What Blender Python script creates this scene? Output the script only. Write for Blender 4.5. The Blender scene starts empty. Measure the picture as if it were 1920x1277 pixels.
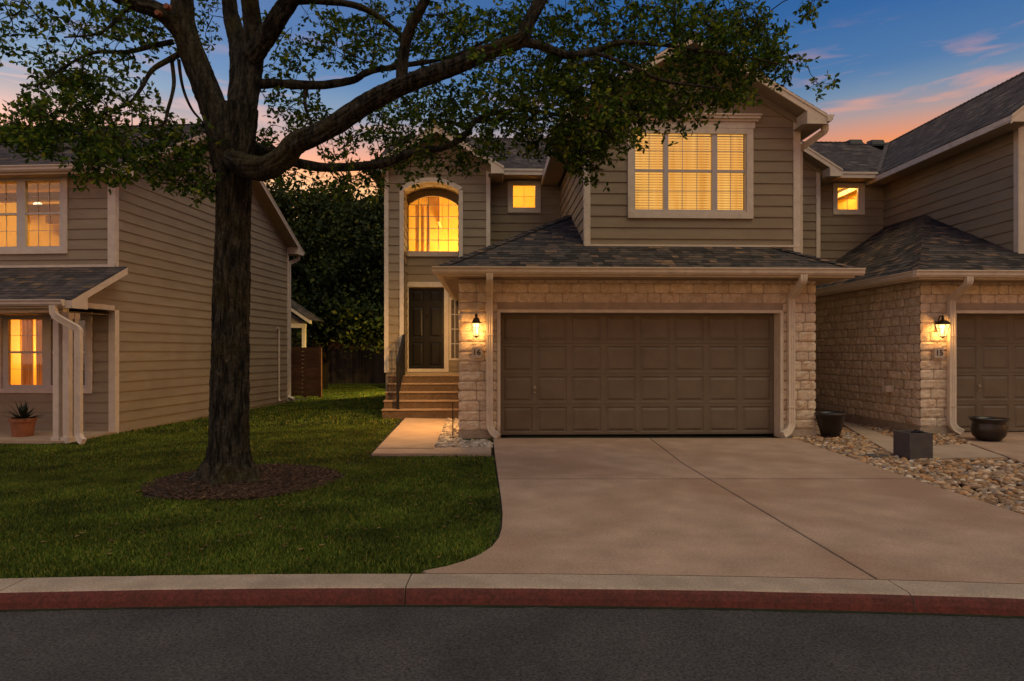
import bpy, math, random
import numpy as np
from mathutils import Vector, Matrix, noise

random.seed(7)
SC = bpy.context.scene
COL = SC.collection
F = 1280.0      # focal length in photo pixels (24 mm lens, 36 mm sensor, 1920 px)
H = 1.468       # camera height
HZ = 660.0      # horizon row of the photo

# ------------------------------------------------------------------ camera
cd = bpy.data.cameras.new('camera'); cam = bpy.data.objects.new('camera', cd); COL.objects.link(cam)
cd.lens = 24; cd.sensor_width = 36; cd.clip_end = 2000; cd.clip_start = .05
cd.shift_y = (HZ - 638.5) / 1920.0
cam.location = (0, 0, H); cam.rotation_euler = (math.pi / 2, 0, 0)
SC.camera = cam

# ------------------------------------------------------------------ world: dusk sky
def lin(c):
    return tuple((x / 255 / 12.92) if x / 255 <= .04045 else ((x / 255 + .055) / 1.055) ** 2.4 for x in c)
W = bpy.data.worlds.new('World'); SC.world = W; W.use_nodes = True
nt = W.node_tree; nt.nodes.clear()
def N(t, **k):
    n = nt.nodes.new(t)
    for a, b in k.items(): setattr(n, a, b)
    return n
L_ = lambda a, b: nt.links.new(a, b)
out = N('ShaderNodeOutputWorld'); tc = N('ShaderNodeTexCoord'); sep = N('ShaderNodeSeparateXYZ')
L_(tc.outputs['Generated'], sep.inputs[0])
ramp = N('ShaderNodeValToRGB'); cr = ramp.color_ramp
stops = [(0, (255, 170, 84)), (.225, (255, 182, 98)), (.250, (255, 156, 70)), (.268, (232, 146, 104)), (.296, (172, 150, 150)),
         (.324, (112, 140, 170)), (.358, (70, 118, 168)), (.42, (42, 98, 160)), (.55, (34, 80, 138)), (1, (34, 66, 116))]
cr.elements[0].position = 0; cr.elements[0].color = (*lin(stops[0][1]), 1)
cr.elements[1].position = 1; cr.elements[1].color = (*lin(stops[-1][1]), 1)
for p, c in stops[1:-1]:
    e = cr.elements.new(p); e.color = (*lin(c), 1)
# soft waviness of the gradient + left side a little paler
nz = N('ShaderNodeTexNoise'); nz.inputs['Scale'].default_value = 2.2; nz.inputs['Detail'].default_value = 3
mp = N('ShaderNodeMapping'); mp.inputs['Scale'].default_value = (1, 1, 5)
L_(tc.outputs['Generated'], mp.inputs[0]); L_(mp.outputs[0], nz.inputs['Vector'])
m1 = N('ShaderNodeMath', operation='MULTIPLY_ADD'); m1.inputs[1].default_value = .03; 
L_(nz.outputs['Fac'], m1.inputs[0]); L_(sep.outputs['Z'], m1.inputs[2])
m2 = N('ShaderNodeMath', operation='MULTIPLY_ADD'); m2.inputs[1].default_value = .004
L_(sep.outputs['X'], m2.inputs[0]); L_(m1.outputs[0], m2.inputs[2])
m3 = N('ShaderNodeMath', operation='SUBTRACT'); m3.inputs[1].default_value = .012
L_(m2.outputs[0], m3.inputs[0]); L_(m3.outputs[0], ramp.inputs[0])
# thin pink clouds
cn = N('ShaderNodeTexNoise'); cn.inputs['Scale'].default_value = 3.0; cn.inputs['Detail'].default_value = 6; cn.inputs['Distortion'].default_value = .6
mp2 = N('ShaderNodeMapping'); mp2.inputs['Scale'].default_value = (2.6, 2.6, 17); mp2.inputs['Location'].default_value = (3.1, .4, 2.3)
L_(tc.outputs['Generated'], mp2.inputs[0]); L_(mp2.outputs[0], cn.inputs['Vector'])
cmap = N('ShaderNodeMapRange'); cmap.inputs[1].default_value = .54; cmap.inputs[2].default_value = .72; cmap.inputs[3].default_value = 0; cmap.inputs[4].default_value = .55
L_(cn.outputs['Fac'], cmap.inputs[0])
band = N('ShaderNodeMapRange'); band.inputs[1].default_value = .42; band.inputs[2].default_value = .31
L_(sep.outputs['Z'], band.inputs[0])
lowb = N('ShaderNodeMapRange'); lowb.inputs[1].default_value = .275; lowb.inputs[2].default_value = .305; L_(sep.outputs['Z'], lowb.inputs[0])
mm0 = N('ShaderNodeMath', operation='MULTIPLY'); L_(cmap.outputs[0], mm0.inputs[0]); L_(lowb.outputs[0], mm0.inputs[1])
mm = N('ShaderNodeMath', operation='MULTIPLY'); L_(mm0.outputs[0], mm.inputs[0]); L_(band.outputs[0], mm.inputs[1])
mix = N('ShaderNodeMix', data_type='RGBA'); L_(mm.outputs[0], mix.inputs['Factor'])
L_(ramp.outputs[0], mix.inputs[6]); mix.inputs[7].default_value = (*lin((244, 164, 128)), 1)
bg = N('ShaderNodeBackground'); bg.inputs[1].default_value = 1.0; lx = N('ShaderNodeMapRange'); lx.inputs[1].default_value = -.7; lx.inputs[2].default_value = .15; lx.inputs[3].default_value = 1.5; lx.inputs[4].default_value = 1
ls = N('ShaderNodeMapRange'); ls.inputs[1].default_value = -.7; ls.inputs[2].default_value = .15; ls.inputs[3].default_value = .66; ls.inputs[4].default_value = 1
hs_ = N('ShaderNodeHueSaturation'); L_(sep.outputs['X'], lx.inputs[0]); L_(sep.outputs['X'], ls.inputs[0]); L_(lx.outputs[0], hs_.inputs['Value']); L_(ls.outputs[0], hs_.inputs['Saturation']); L_(mix.outputs[2], hs_.inputs['Color']); L_(hs_.outputs[0], bg.inputs[0])
sky = N('ShaderNodeTexSky'); sky.sky_type = 'NISHITA'; sky.sun_disc = False
SUN_EL, SUN_AZ = 63, 140     # degrees; azimuth measured from +Y (view direction) towards +X
sky.sun_elevation = math.radians(2); sky.sun_rotation = math.radians(35); sky.dust_density = 2
bg2 = N('ShaderNodeBackground'); bg2.inputs[1].default_value = .006; L_(sky.outputs[0], bg2.inputs[0])
add = N('ShaderNodeAddShader'); L_(bg.outputs[0], add.inputs[0]); L_(bg2.outputs[0], add.inputs[1]); L_(add.outputs[0], out.inputs[0])

# one very soft, warm "sun": the afterglow overhead
sd = bpy.data.lights.new('sun', 'SUN'); so = bpy.data.objects.new('sun', sd); COL.objects.link(so)
sd.energy = 1.55; sd.angle = math.radians(50); sd.color = (1, .85, .50)
_d = Vector((math.sin(math.radians(SUN_AZ)) * math.cos(math.radians(SUN_EL)), math.cos(math.radians(SUN_AZ)) * math.cos(math.radians(SUN_EL)), math.sin(math.radians(SUN_EL))))
so.rotation_euler = (-_d).to_track_quat('-Z', 'Y').to_euler()

SC.render.engine = 'CYCLES'
SC.view_settings.view_transform = 'Standard'; SC.view_settings.look = 'None'
SC.view_settings.exposure = 0; SC.view_settings.gamma = 1
SC.cycles.use_denoising = True
SC.cycles.max_bounces = 6; SC.cycles.transparent_max_bounces = 12; SC.cycles.caustics_reflective = False; SC.cycles.caustics_refractive = False
SC.cycles.sample_clamp_indirect = 4

# ------------------------------------------------------------------ materials
def mat(name, c1, c2=None, rough=.8, scale=6, stretch=(1, 1, 1), detail=6, contrast=(.35, .65), bump=0, bscale=60, bstretch=None,
        island=0, spec=.3, dirt=None, metallic=0, coords='Object', bdist=.01, speck=None):
    m = bpy.data.materials.new(name); m.use_nodes = True
    t = m.node_tree; p = t.nodes['Principled BSDF']; lk = t.links.new
    p.inputs['Roughness'].default_value = rough; p.inputs['Specular IOR Level'].default_value = spec; p.inputs['Metallic'].default_value = metallic
    tcn = t.nodes.new('ShaderNodeTexCoord'); 
    if c2 is None: c2 = tuple(x * .85 for x in c1)
    mpn = t.nodes.new('ShaderNodeMapping'); mpn.inputs['Scale'].default_value = stretch; lk(tcn.outputs[coords], mpn.inputs[0])
    n = t.nodes.new('ShaderNodeTexNoise'); n.inputs['Scale'].default_value = scale; n.inputs['Detail'].default_value = detail; lk(mpn.outputs[0], n.inputs['Vector'])
    mr = t.nodes.new('ShaderNodeMapRange'); mr.inputs[1].default_value = contrast[0]; mr.inputs[2].default_value = contrast[1]; lk(n.outputs['Fac'], mr.inputs[0])
    mx = t.nodes.new('ShaderNodeMix'); mx.data_type = 'RGBA'; lk(mr.outputs[0], mx.inputs['Factor'])
    mx.inputs[6].default_value = (*c1, 1); mx.inputs[7].default_value = (*c2, 1)
    col = mx.outputs[2]
    if island:
        g = t.nodes.new('ShaderNodeNewGeometry'); hs = t.nodes.new('ShaderNodeHueSaturation')
        a = t.nodes.new('ShaderNodeMapRange'); a.inputs[3].default_value = 1 - island; a.inputs[4].default_value = 1 + island
        lk(g.outputs['Random Per Island'], a.inputs[0]); lk(a.outputs[0], hs.inputs['Value']); lk(col, hs.inputs['Color']); col = hs.outputs[0]
    if dirt:   # (colour, scale, lo, hi): large blotches
        dn = t.nodes.new('ShaderNodeTexNoise'); dn.inputs['Scale'].default_value = dirt[1]; dn.inputs['Detail'].default_value = 9; dn.inputs['Roughness'].default_value = .6; lk(tcn.outputs[coords], dn.inputs['Vector'])
        dr = t.nodes.new('ShaderNodeMapRange'); dr.inputs[1].default_value = dirt[2]; dr.inputs[2].default_value = dirt[3]; lk(dn.outputs['Fac'], dr.inputs[0])
        dm = t.nodes.new('ShaderNodeMix'); dm.data_type = 'RGBA'; lk(dr.outputs[0], dm.inputs['Factor']); lk(col, dm.inputs[6]); dm.inputs[7].default_value = (*dirt[0], 1); col = dm.outputs[2]
    if speck:   # (scale, low, high): fine mineral speckle in the surface colour
        sn = t.nodes.new('ShaderNodeTexNoise'); sn.inputs['Scale'].default_value = speck[0]; sn.inputs['Detail'].default_value = 3; sn.inputs['Roughness'].default_value = .7; lk(tcn.outputs[coords], sn.inputs['Vector'])
        sr = t.nodes.new('ShaderNodeMapRange'); sr.inputs[1].default_value = .32; sr.inputs[2].default_value = .68; sr.inputs[3].default_value = speck[1]; sr.inputs[4].default_value = speck[2]; lk(sn.outputs['Fac'], sr.inputs[0])
        sh = t.nodes.new('ShaderNodeHueSaturation'); lk(col, sh.inputs['Color']); lk(sr.outputs[0], sh.inputs['Value']); col = sh.outputs[0]
    lk(col, p.inputs['Base Color'])
    if bump:
        bn = t.nodes.new('ShaderNodeTexNoise'); bn.inputs['Scale'].default_value = bscale; bn.inputs['Detail'].default_value = 5
        if bstretch:
            bm_ = t.nodes.new('ShaderNodeMapping'); bm_.inputs['Scale'].default_value = bstretch; lk(tcn.outputs[coords], bm_.inputs[0]); lk(bm_.outputs[0], bn.inputs['Vector'])
        else: lk(tcn.outputs[coords], bn.inputs['Vector'])
        b = t.nodes.new('ShaderNodeBump'); b.inputs['Strength'].default_value = bump; b.inputs['Distance'].default_value = bdist
        lk(bn.outputs['Fac'], b.inputs['Height']); lk(b.outputs[0], p.inputs['Normal'])
    return m

def mat_random(name, stops, rough=.85, bump=.4, bscale=120, noise_mix=.25, translucent=0, spec=.2, nscale=9):
    m = bpy.data.materials.new(name); m.use_nodes = True
    t = m.node_tree; p = t.nodes['Principled BSDF']; lk = t.links.new
    p.inputs['Roughness'].default_value = rough; p.inputs['Specular IOR Level'].default_value = spec
    g = t.nodes.new('ShaderNodeNewGeometry'); r = t.nodes.new('ShaderNodeValToRGB'); e = r.color_ramp.elements
    for i, (pos, c) in enumerate(stops):
        if i < 2: e[i].position = pos; e[i].color = (*c, 1)
        else:
            q = e.new(pos); q.color = (*c, 1)
    lk(g.outputs['Random Per Island'], r.inputs[0])
    tcn = t.nodes.new('ShaderNodeTexCoord'); n = t.nodes.new('ShaderNodeTexNoise'); n.inputs['Scale'].default_value = nscale; n.inputs['Detail'].default_value = 6
    lk(tcn.outputs['Object'], n.inputs['Vector'])
    mr = t.nodes.new('ShaderNodeMapRange'); mr.inputs[1].default_value = .3; mr.inputs[2].default_value = .7; mr.inputs[3].default_value = 1 - noise_mix; mr.inputs[4].default_value = 1 + noise_mix
    lk(n.outputs['Fac'], mr.inputs[0]); hs = t.nodes.new('ShaderNodeHueSaturation'); lk(r.outputs[0], hs.inputs['Color']); lk(mr.outputs[0], hs.inputs['Value'])
    lk(hs.outputs[0], p.inputs['Base Color'])
    if bump:
        bn = t.nodes.new('ShaderNodeTexNoise'); bn.inputs['Scale'].default_value = bscale; bn.inputs['Detail'].default_value = 4; lk(tcn.outputs['Object'], bn.inputs['Vector'])
        b = t.nodes.new('ShaderNodeBump'); b.inputs['Strength'].default_value = bump; b.inputs['Distance'].default_value = .006
        lk(bn.outputs['Fac'], b.inputs['Height']); lk(b.outputs[0], p.inputs['Normal'])
    if translucent:
        tr = t.nodes.new('ShaderNodeBsdfTranslucent'); lk(hs.outputs[0], tr.inputs[0]); ms = t.nodes.new('ShaderNodeMixShader'); ms.inputs[0].default_value = translucent
        o = t.nodes['Material Output']; lk(p.outputs[0], ms.inputs[1]); lk(tr.outputs[0], ms.inputs[2]); lk(ms.outputs[0], o.inputs[0])
    return m

def mat_emit(name, col, s):
    m = bpy.data.materials.new(name); m.use_nodes = True; t = m.node_tree; t.nodes.clear()
    e = t.nodes.new('ShaderNodeEmission'); e.inputs[0].default_value = (*col, 1); e.inputs[1].default_value = s
    o = t.nodes.new('ShaderNodeOutputMaterial'); t.links.new(e.outputs[0], o.inputs[0]); return m

def mat_glass(name, refl=.12, tint=(1, 1, 1)):
    m = bpy.data.materials.new(name); m.use_nodes = True; t = m.node_tree; t.nodes.clear()
    a = t.nodes.new('ShaderNodeBsdfTransparent'); a.inputs[0].default_value = (*tint, 1)
    g = t.nodes.new('ShaderNodeBsdfGlossy'); g.inputs['Roughness'].default_value = .03
    lw = t.nodes.new('ShaderNodeLayerWeight'); lw.inputs[0].default_value = .25
    mr = t.nodes.new('ShaderNodeMapRange'); mr.inputs[3].default_value = refl * .5; mr.inputs[4].default_value = refl * 4
    t.links.new(lw.outputs['Fresnel'], mr.inputs[0])
    x = t.nodes.new('ShaderNodeMixShader'); t.links.new(mr.outputs[0], x.inputs[0])
    o = t.nodes.new('ShaderNodeOutputMaterial'); t.links.new(a.outputs[0], x.inputs[1]); t.links.new(g.outputs[0], x.inputs[2]); t.links.new(x.outputs[0], o.inputs[0])
    return m

M = {}
M['siding'] = mat('tan_lap_siding', (.295, .236, .158), (.258, .206, .136), rough=.75, scale=3, stretch=(.5, .5, 2.5), bump=.35, bscale=30, bstretch=(1.5, 1.5, 14), island=.04, dirt=((.22, .165, .11), 1.1, .5, .8), speck=(60, 0.93, 1.06))
M['siding_left'] = mat('beige_lap_siding', (.285, .228, .168), (.25, .198, .145), rough=.75, scale=3, stretch=(.5, .5, 2.5), bump=.35, bscale=30, bstretch=(1.5, 1.5, 14), island=.04, dirt=((.215, .168, .12), .9, .5, .8), speck=(60, 0.93, 1.06))
M['trim'] = mat('cream_painted_trim', (.66, .57, .46), (.58, .50, .40), rough=.6, scale=7, bump=.1, bscale=40, dirt=((.38, .30, .23), 2.2, .58, .85))
M['trim_left'] = mat('offwhite_painted_trim', (.60, .51, .45), (.52, .44, .39), rough=.6, scale=7, bump=.1, bscale=40, dirt=((.42, .35, .29), 2.2, .58, .85))
M['sash'] = mat('pale_vinyl_sash', (.52, .47, .45), (.47, .43, .41), rough=.45)
M['soffit'] = mat('soffit_paint', (.36, .28, .20), (.32, .25, .17), rough=.8)
M['stone'] = mat('limestone_block', (.70, .60, .47), (.53, .41, .285), rough=.85, scale=7, detail=8, contrast=(.3, .7), bump=.6, bscale=22, island=.13, dirt=((.46, .26, .13), 4.5, .54, .76), bdist=.02, speck=(34, .84, 1.12))
M['mortar'] = mat('pale_mortar', (.40, .32, .24), rough=.95, bump=.5, bscale=80)
M['plinth'] = mat('concrete_plinth', (.42, .34, .26), (.33, .27, .20), rough=.9, bump=.3, bscale=70, dirt=((.24, .19, .14), 2.5, .5, .75), speck=(40, 0.8, 1.2))
M['shingle'] = mat_random('dark_shingles', [(0, (.024, .022, .022)), (1, (.20, .125, .078)), (.22, (.038, .034, .033)), (.42, (.062, .053, .048)), (.60, (.105, .080, .066)), (.74, (.044, .042, .044)), (.86, (.088, .070, .060)), (.93, (.16, .10, .066))], noise_mix=.3)
M['shingle_up'] = mat_random('brown_grey_shingles', [(0, (.040, .033, .032)), (1, (.16, .125, .105)), (.5, (.095, .076, .069)), (.8, (.060, .052, .052))], noise_mix=.3)
M['shingle_left'] = mat_random('mauve_grey_shingles', [(0, (.035, .032, .035)), (1, (.15, .10, .06)), (.35, (.07, .055, .055)), (.65, (.095, .072, .068)), (.85, (.045, .045, .05)), (.94, (.13, .085, .055))], noise_mix=.3)
M['garage_door'] = mat('taupe_garage_door', (.165, .132, .096), (.145, .115, .083), rough=.5, scale=4, bump=.06, bscale=50, dirt=((.12, .09, .064), 1.5, .5, .8), speck=(50, 0.95, 1.05))
M['door'] = mat('dark_brown_door', (.008, .006, .005), (.006, .005, .004), rough=.4)
M['metal_dark'] = mat('black_iron', (.012, .012, .014), rough=.45, metallic=.3)
M['bronze'] = mat('bronze_lantern_metal', (.045, .026, .014), rough=.4, metallic=.6)
M['steel'] = mat('brushed_handle', (.4, .38, .35), rough=.35, metallic=.8)
M['concrete'] = mat('driveway_concrete', (.44, .295, .212), (.325, .215, .152), rough=.85, scale=2.6, detail=12, contrast=(.32, .68), bump=.35, bscale=160, dirt=((.31, .19, .125), .6, .46, .64), bdist=.004, coords='Object', speck=(48, .78, 1.2))
M['walk'] = mat('walkway_concrete', (.42, .31, .23), (.36, .26, .19), rough=.85, scale=2.5, detail=8, bump=.3, bscale=160, dirt=((.29, .21, .15), 1.2, .5, .8), bdist=.004, speck=(80, 0.86, 1.13))
M['curb'] = mat('curb_concrete', (.41, .31, .235), (.33, .245, .185), rough=.9, scale=4, detail=8, bump=.5, bscale=140, dirt=((.21, .16, .12), 1.6, .5, .8), bdist=.005, speck=(70, 0.72, 1.25))
M['red'] = mat('faded_red_paint', (.115, .026, .020), (.082, .021, .016), rough=.7, scale=9, detail=8, bump=.4, bscale=120, dirt=((.11, .03, .026), 6, .6, .85), bdist=.004, speck=(50, 0.6, 1.3))
M['asphalt'] = mat('asphalt', (.058, .052, .050), (.042, .038, .038), rough=.85, scale=2, detail=8, bump=.9, bscale=170, dirt=((.034, .030, .030), .5, .5, .8), bdist=.008, speck=(62, .38, 1.85))
M['soil'] = mat('lawn_soil', (.020, .026, .008), (.012, .014, .006), rough=1, scale=8, bump=.6, bscale=60)
M['gravelbase'] = mat('gravel_soil', (.022, .015, .010), (.012, .009, .006), rough=1, scale=12, bump=.6, bscale=70)
M['mulch'] = mat('bark_mulch', (.055, .032, .022), (.030, .018, .013), rough=1, scale=14, bump=.8, bscale=60)
M['step'] = mat('brown_stone_steps', (.12, .078, .048), (.085, .055, .034), rough=.8, scale=7, detail=8, bump=.5, bscale=50, dirt=((.16, .10, .06), 3, .55, .8), speck=(40, 0.75, 1.25))
M['tread'] = mat('pale_step_nosing', (.34, .235, .16), (.26, .18, .12), rough=.8, scale=9, bump=.3)
M['bark'] = mat('ridged_oak_bark', (.058, .053, .040), (.009, .0085, .0065), rough=.95, contrast=(.40, .60), scale=12, stretch=(1.7, 1.7, .32), detail=8, bump=1, bscale=30, bstretch=(2.2, 2.2, .45), dirt=((.060, .050, .017), 1.6, .5, .72), bdist=.05, speck=(30, 0.5, 1.6))
M['twig'] = mat('dark_twig_bark', (.026, .020, .015), rough=1)
M['leaf'] = mat_random('oak_leaves', [(0, (.022, .052, .008)), (1, (.32, .33, .028)), (.35, (.050, .108, .013)), (.65, (.095, .175, .018)), (.88, (.19, .25, .022))], rough=.6, bump=0, translucent=.5, noise_mix=.3, nscale=2.2)
M['leaf_far'] = mat_random('background_leaves', [(0, (.009, .018, .004)), (1, (.10, .10, .014)), (.5, (.018, .032, .006)), (.85, (.040, .055, .009))], rough=.7, bump=0, translucent=.15, noise_mix=.75, nscale=.55)
M['grass'] = mat_random('lawn_grass', [(0, (.026, .055, .006)), (1, (.33, .25, .055)), (.3, (.060, .105, .011)), (.6, (.10, .145, .015)), (.85, (.16, .20, .022)), (.95, (.22, .21, .035))], rough=.65, bump=0, translucent=.3, noise_mix=.5, nscale=1.3)
M['rock'] = mat_random('river_rock', [(0, (.38, .22, .11)), (1, (.62, .53, .43)), (.18, (.13, .085, .055)), (.36, (.42, .21, .085)), (.5, (.50, .36, .23)), (.64, (.20, .11, .06)), (.78, (.28, .24, .21)), (.9, (.40, .24, .12))], rough=.6, bump=.3, bscale=90, noise_mix=.35)
M['pebble'] = mat_random('pale_pebbles', [(0, (.30, .25, .20)), (1, (.62, .56, .48)), (.5, (.46, .39, .32)), (.75, (.18, .14, .11))], rough=.6, bump=.3, bscale=90)
M['litter'] = mat_random('dry_leaves', [(0, (.07, .035, .015)), (1, (.26, .16, .06)), (.5, (.13, .07, .03))], rough=.8, bump=0)
M['chip'] = mat_random('mulch_chips', [(0, (.030, .018, .012)), (1, (.16, .09, .05)), (.6, (.065, .038, .025)), (.9, (.10, .06, .038))], rough=.9, bump=.3, noise_mix=.3)
M['glass'] = mat_glass('window_glass', .16)
M['room'] = mat('warm_room_wall', (.78, .58, .15), (.68, .48, .11), rough=.9, scale=1.2)
M['roomdark'] = mat('brown_beam', (.22, .11, .035), rough=.7)
M['curtain'] = mat('curtain', (.85, .55, .22), (.6, .34, .10), rough=.9, scale=14, stretch=(3, 3, .05))
M['blackout'] = mat('unlit_room', (.018, .018, .022), rough=.9)
M['blind'] = mat_emit('glowing_blind_slat', (1.0, .53, .145), .82)
M['blind_gap'] = mat_emit('glow_panel_behind_blind', (1.0, .36, .05), .42)
def mat_lampglass(name, col, s, mixf):
    m = mat_emit(name, col, s); t = m.node_tree; e = [n for n in t.nodes if n.type == 'EMISSION'][0]; o = [n for n in t.nodes if n.type == 'OUTPUT_MATERIAL'][0]
    a = t.nodes.new('ShaderNodeBsdfTransparent'); x = t.nodes.new('ShaderNodeMixShader'); x.inputs[0].default_value = mixf; t.links.new(a.outputs[0], x.inputs[1]); t.links.new(e.outputs[0], x.inputs[2]); t.links.new(x.outputs[0], o.inputs[0]); return m
M['lampglass'] = mat_lampglass('glowing_seeded_glass', (1, .60, .18), 3.0, .6)
M['bulb'] = mat_emit('lamp_glow', (1.0, .62, .22), 9)
M['globe'] = mat_emit('pendant_globe', (1.0, .80, .45), 2.2)
M['terracotta'] = mat('terracotta', (.28, .11, .06), (.22, .085, .045), rough=.85, scale=8, bump=.2)
M['glaze'] = mat('dark_glazed_ceramic', (.009, .008, .008), (.022, .015, .012), rough=.35, scale=10, bump=.3, bscale=25, spec=.5)
M['slate'] = mat('grey_concrete_planter', (.085, .076, .076), (.065, .058, .060), rough=.8, scale=7, bump=.3, bscale=60, speck=(60, 0.8, 1.2))
M['agave'] = mat('agave_leaf', (.020, .030, .022), (.014, .020, .016), rough=.5)
M['fence'] = mat('brown_fence_boards', (.13, .055, .026), (.08, .034, .017), rough=.85, scale=5, stretch=(.4, .4, 4), detail=8, bump=.4, island=.25)
M['fence_dark'] = mat('weathered_fence_boards', (.045, .034, .028), (.026, .020, .018), rough=.95, scale=5, stretch=(4, 4, .4), bump=.4, island=.4)
M['plaque'] = mat('limestone_plaque', (.52, .44, .35), (.46, .39, .31), rough=.7, scale=20, bump=.2)
M['ink'] = mat('dark_numerals', (.02, .017, .015), rough=.5)
M['vent'] = mat('grey_roof_vent', (.035, .038, .042), rough=.6)
M['flash'] = mat('valley_flashing', (.13, .12, .13), rough=.4, metallic=.5)
M['brickfar'] = mat('far_brick', (.16, .08, .045), rough=.9)

# ------------------------------------------------------------------ frames and mesh helpers
class Fr:
    def __init__(s, deg): s.a = math.radians(deg); s.c = math.cos(s.a); s.s = math.sin(s.a)
    def ray(s, px, V): return V / (s.c - (px - 960) / F * s.s)
    def u(s, px, V):
        dx = (px - 960) / F; return s.ray(px, V) * (dx * s.c + s.s)
    def z(s, px, py, V): return H + (HZ - py) / F * s.ray(px, V)
    def w(s, p): return Vector((p[0] * s.c - p[1] * s.s, p[0] * s.s + p[1] * s.c, p[2]))
W0 = Fr(0); FM = Fr(2.0); FL = Fr(-4.5)
def G(px, py, z=0.0):
    t = (H - z) * F / (py - HZ); return ((px - 960) / F * t, t)

class Thing:
    def __init__(s, name, label, cat, fr, base, group=None):
        s.fr = fr; s.base = Vector(base); o = bpy.data.objects.new(name, None); COL.objects.link(o)
        o.empty_display_size = .2; o.location = fr.w(base); o.rotation_euler = (0, 0, fr.a)
        o['label'] = label; o['category'] = cat
        if group: o['group'] = group
        s.o = o
    def part(s, name, mb, m, parent=None, label=None, smooth=False):
        if mb.cuts:
            c = sorted({(0, 0), *mb.cuts, (len(mb.v), len(mb.f))}); r_ = None
            for (v0, f0), (v1, f1) in zip(c[:-1], c[1:]):
                q = MB(); q.v = mb.v[v0:v1]; q.f = [tuple(i - v0 for i in f) for f in mb.f[f0:f1]]
                if q.f: r_ = s.part(name, q, m, parent, label, smooth)
            return r_
        ob = mb.obj(name, m, s.base, smooth); ob.parent = parent or s.o
        if label: ob['label'] = label
        return ob
def single(name, mb, m, fr, base, label=None, cat=None, group=None, kind=None, smooth=False):
    ob = mb.obj(name, m, Vector(base), smooth); ob.location = fr.w(base); ob.rotation_euler = (0, 0, fr.a)
    if label: ob['label'] = label
    if cat: ob['category'] = cat
    if group: ob['group'] = group
    if kind: ob['kind'] = kind
    return ob

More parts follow.
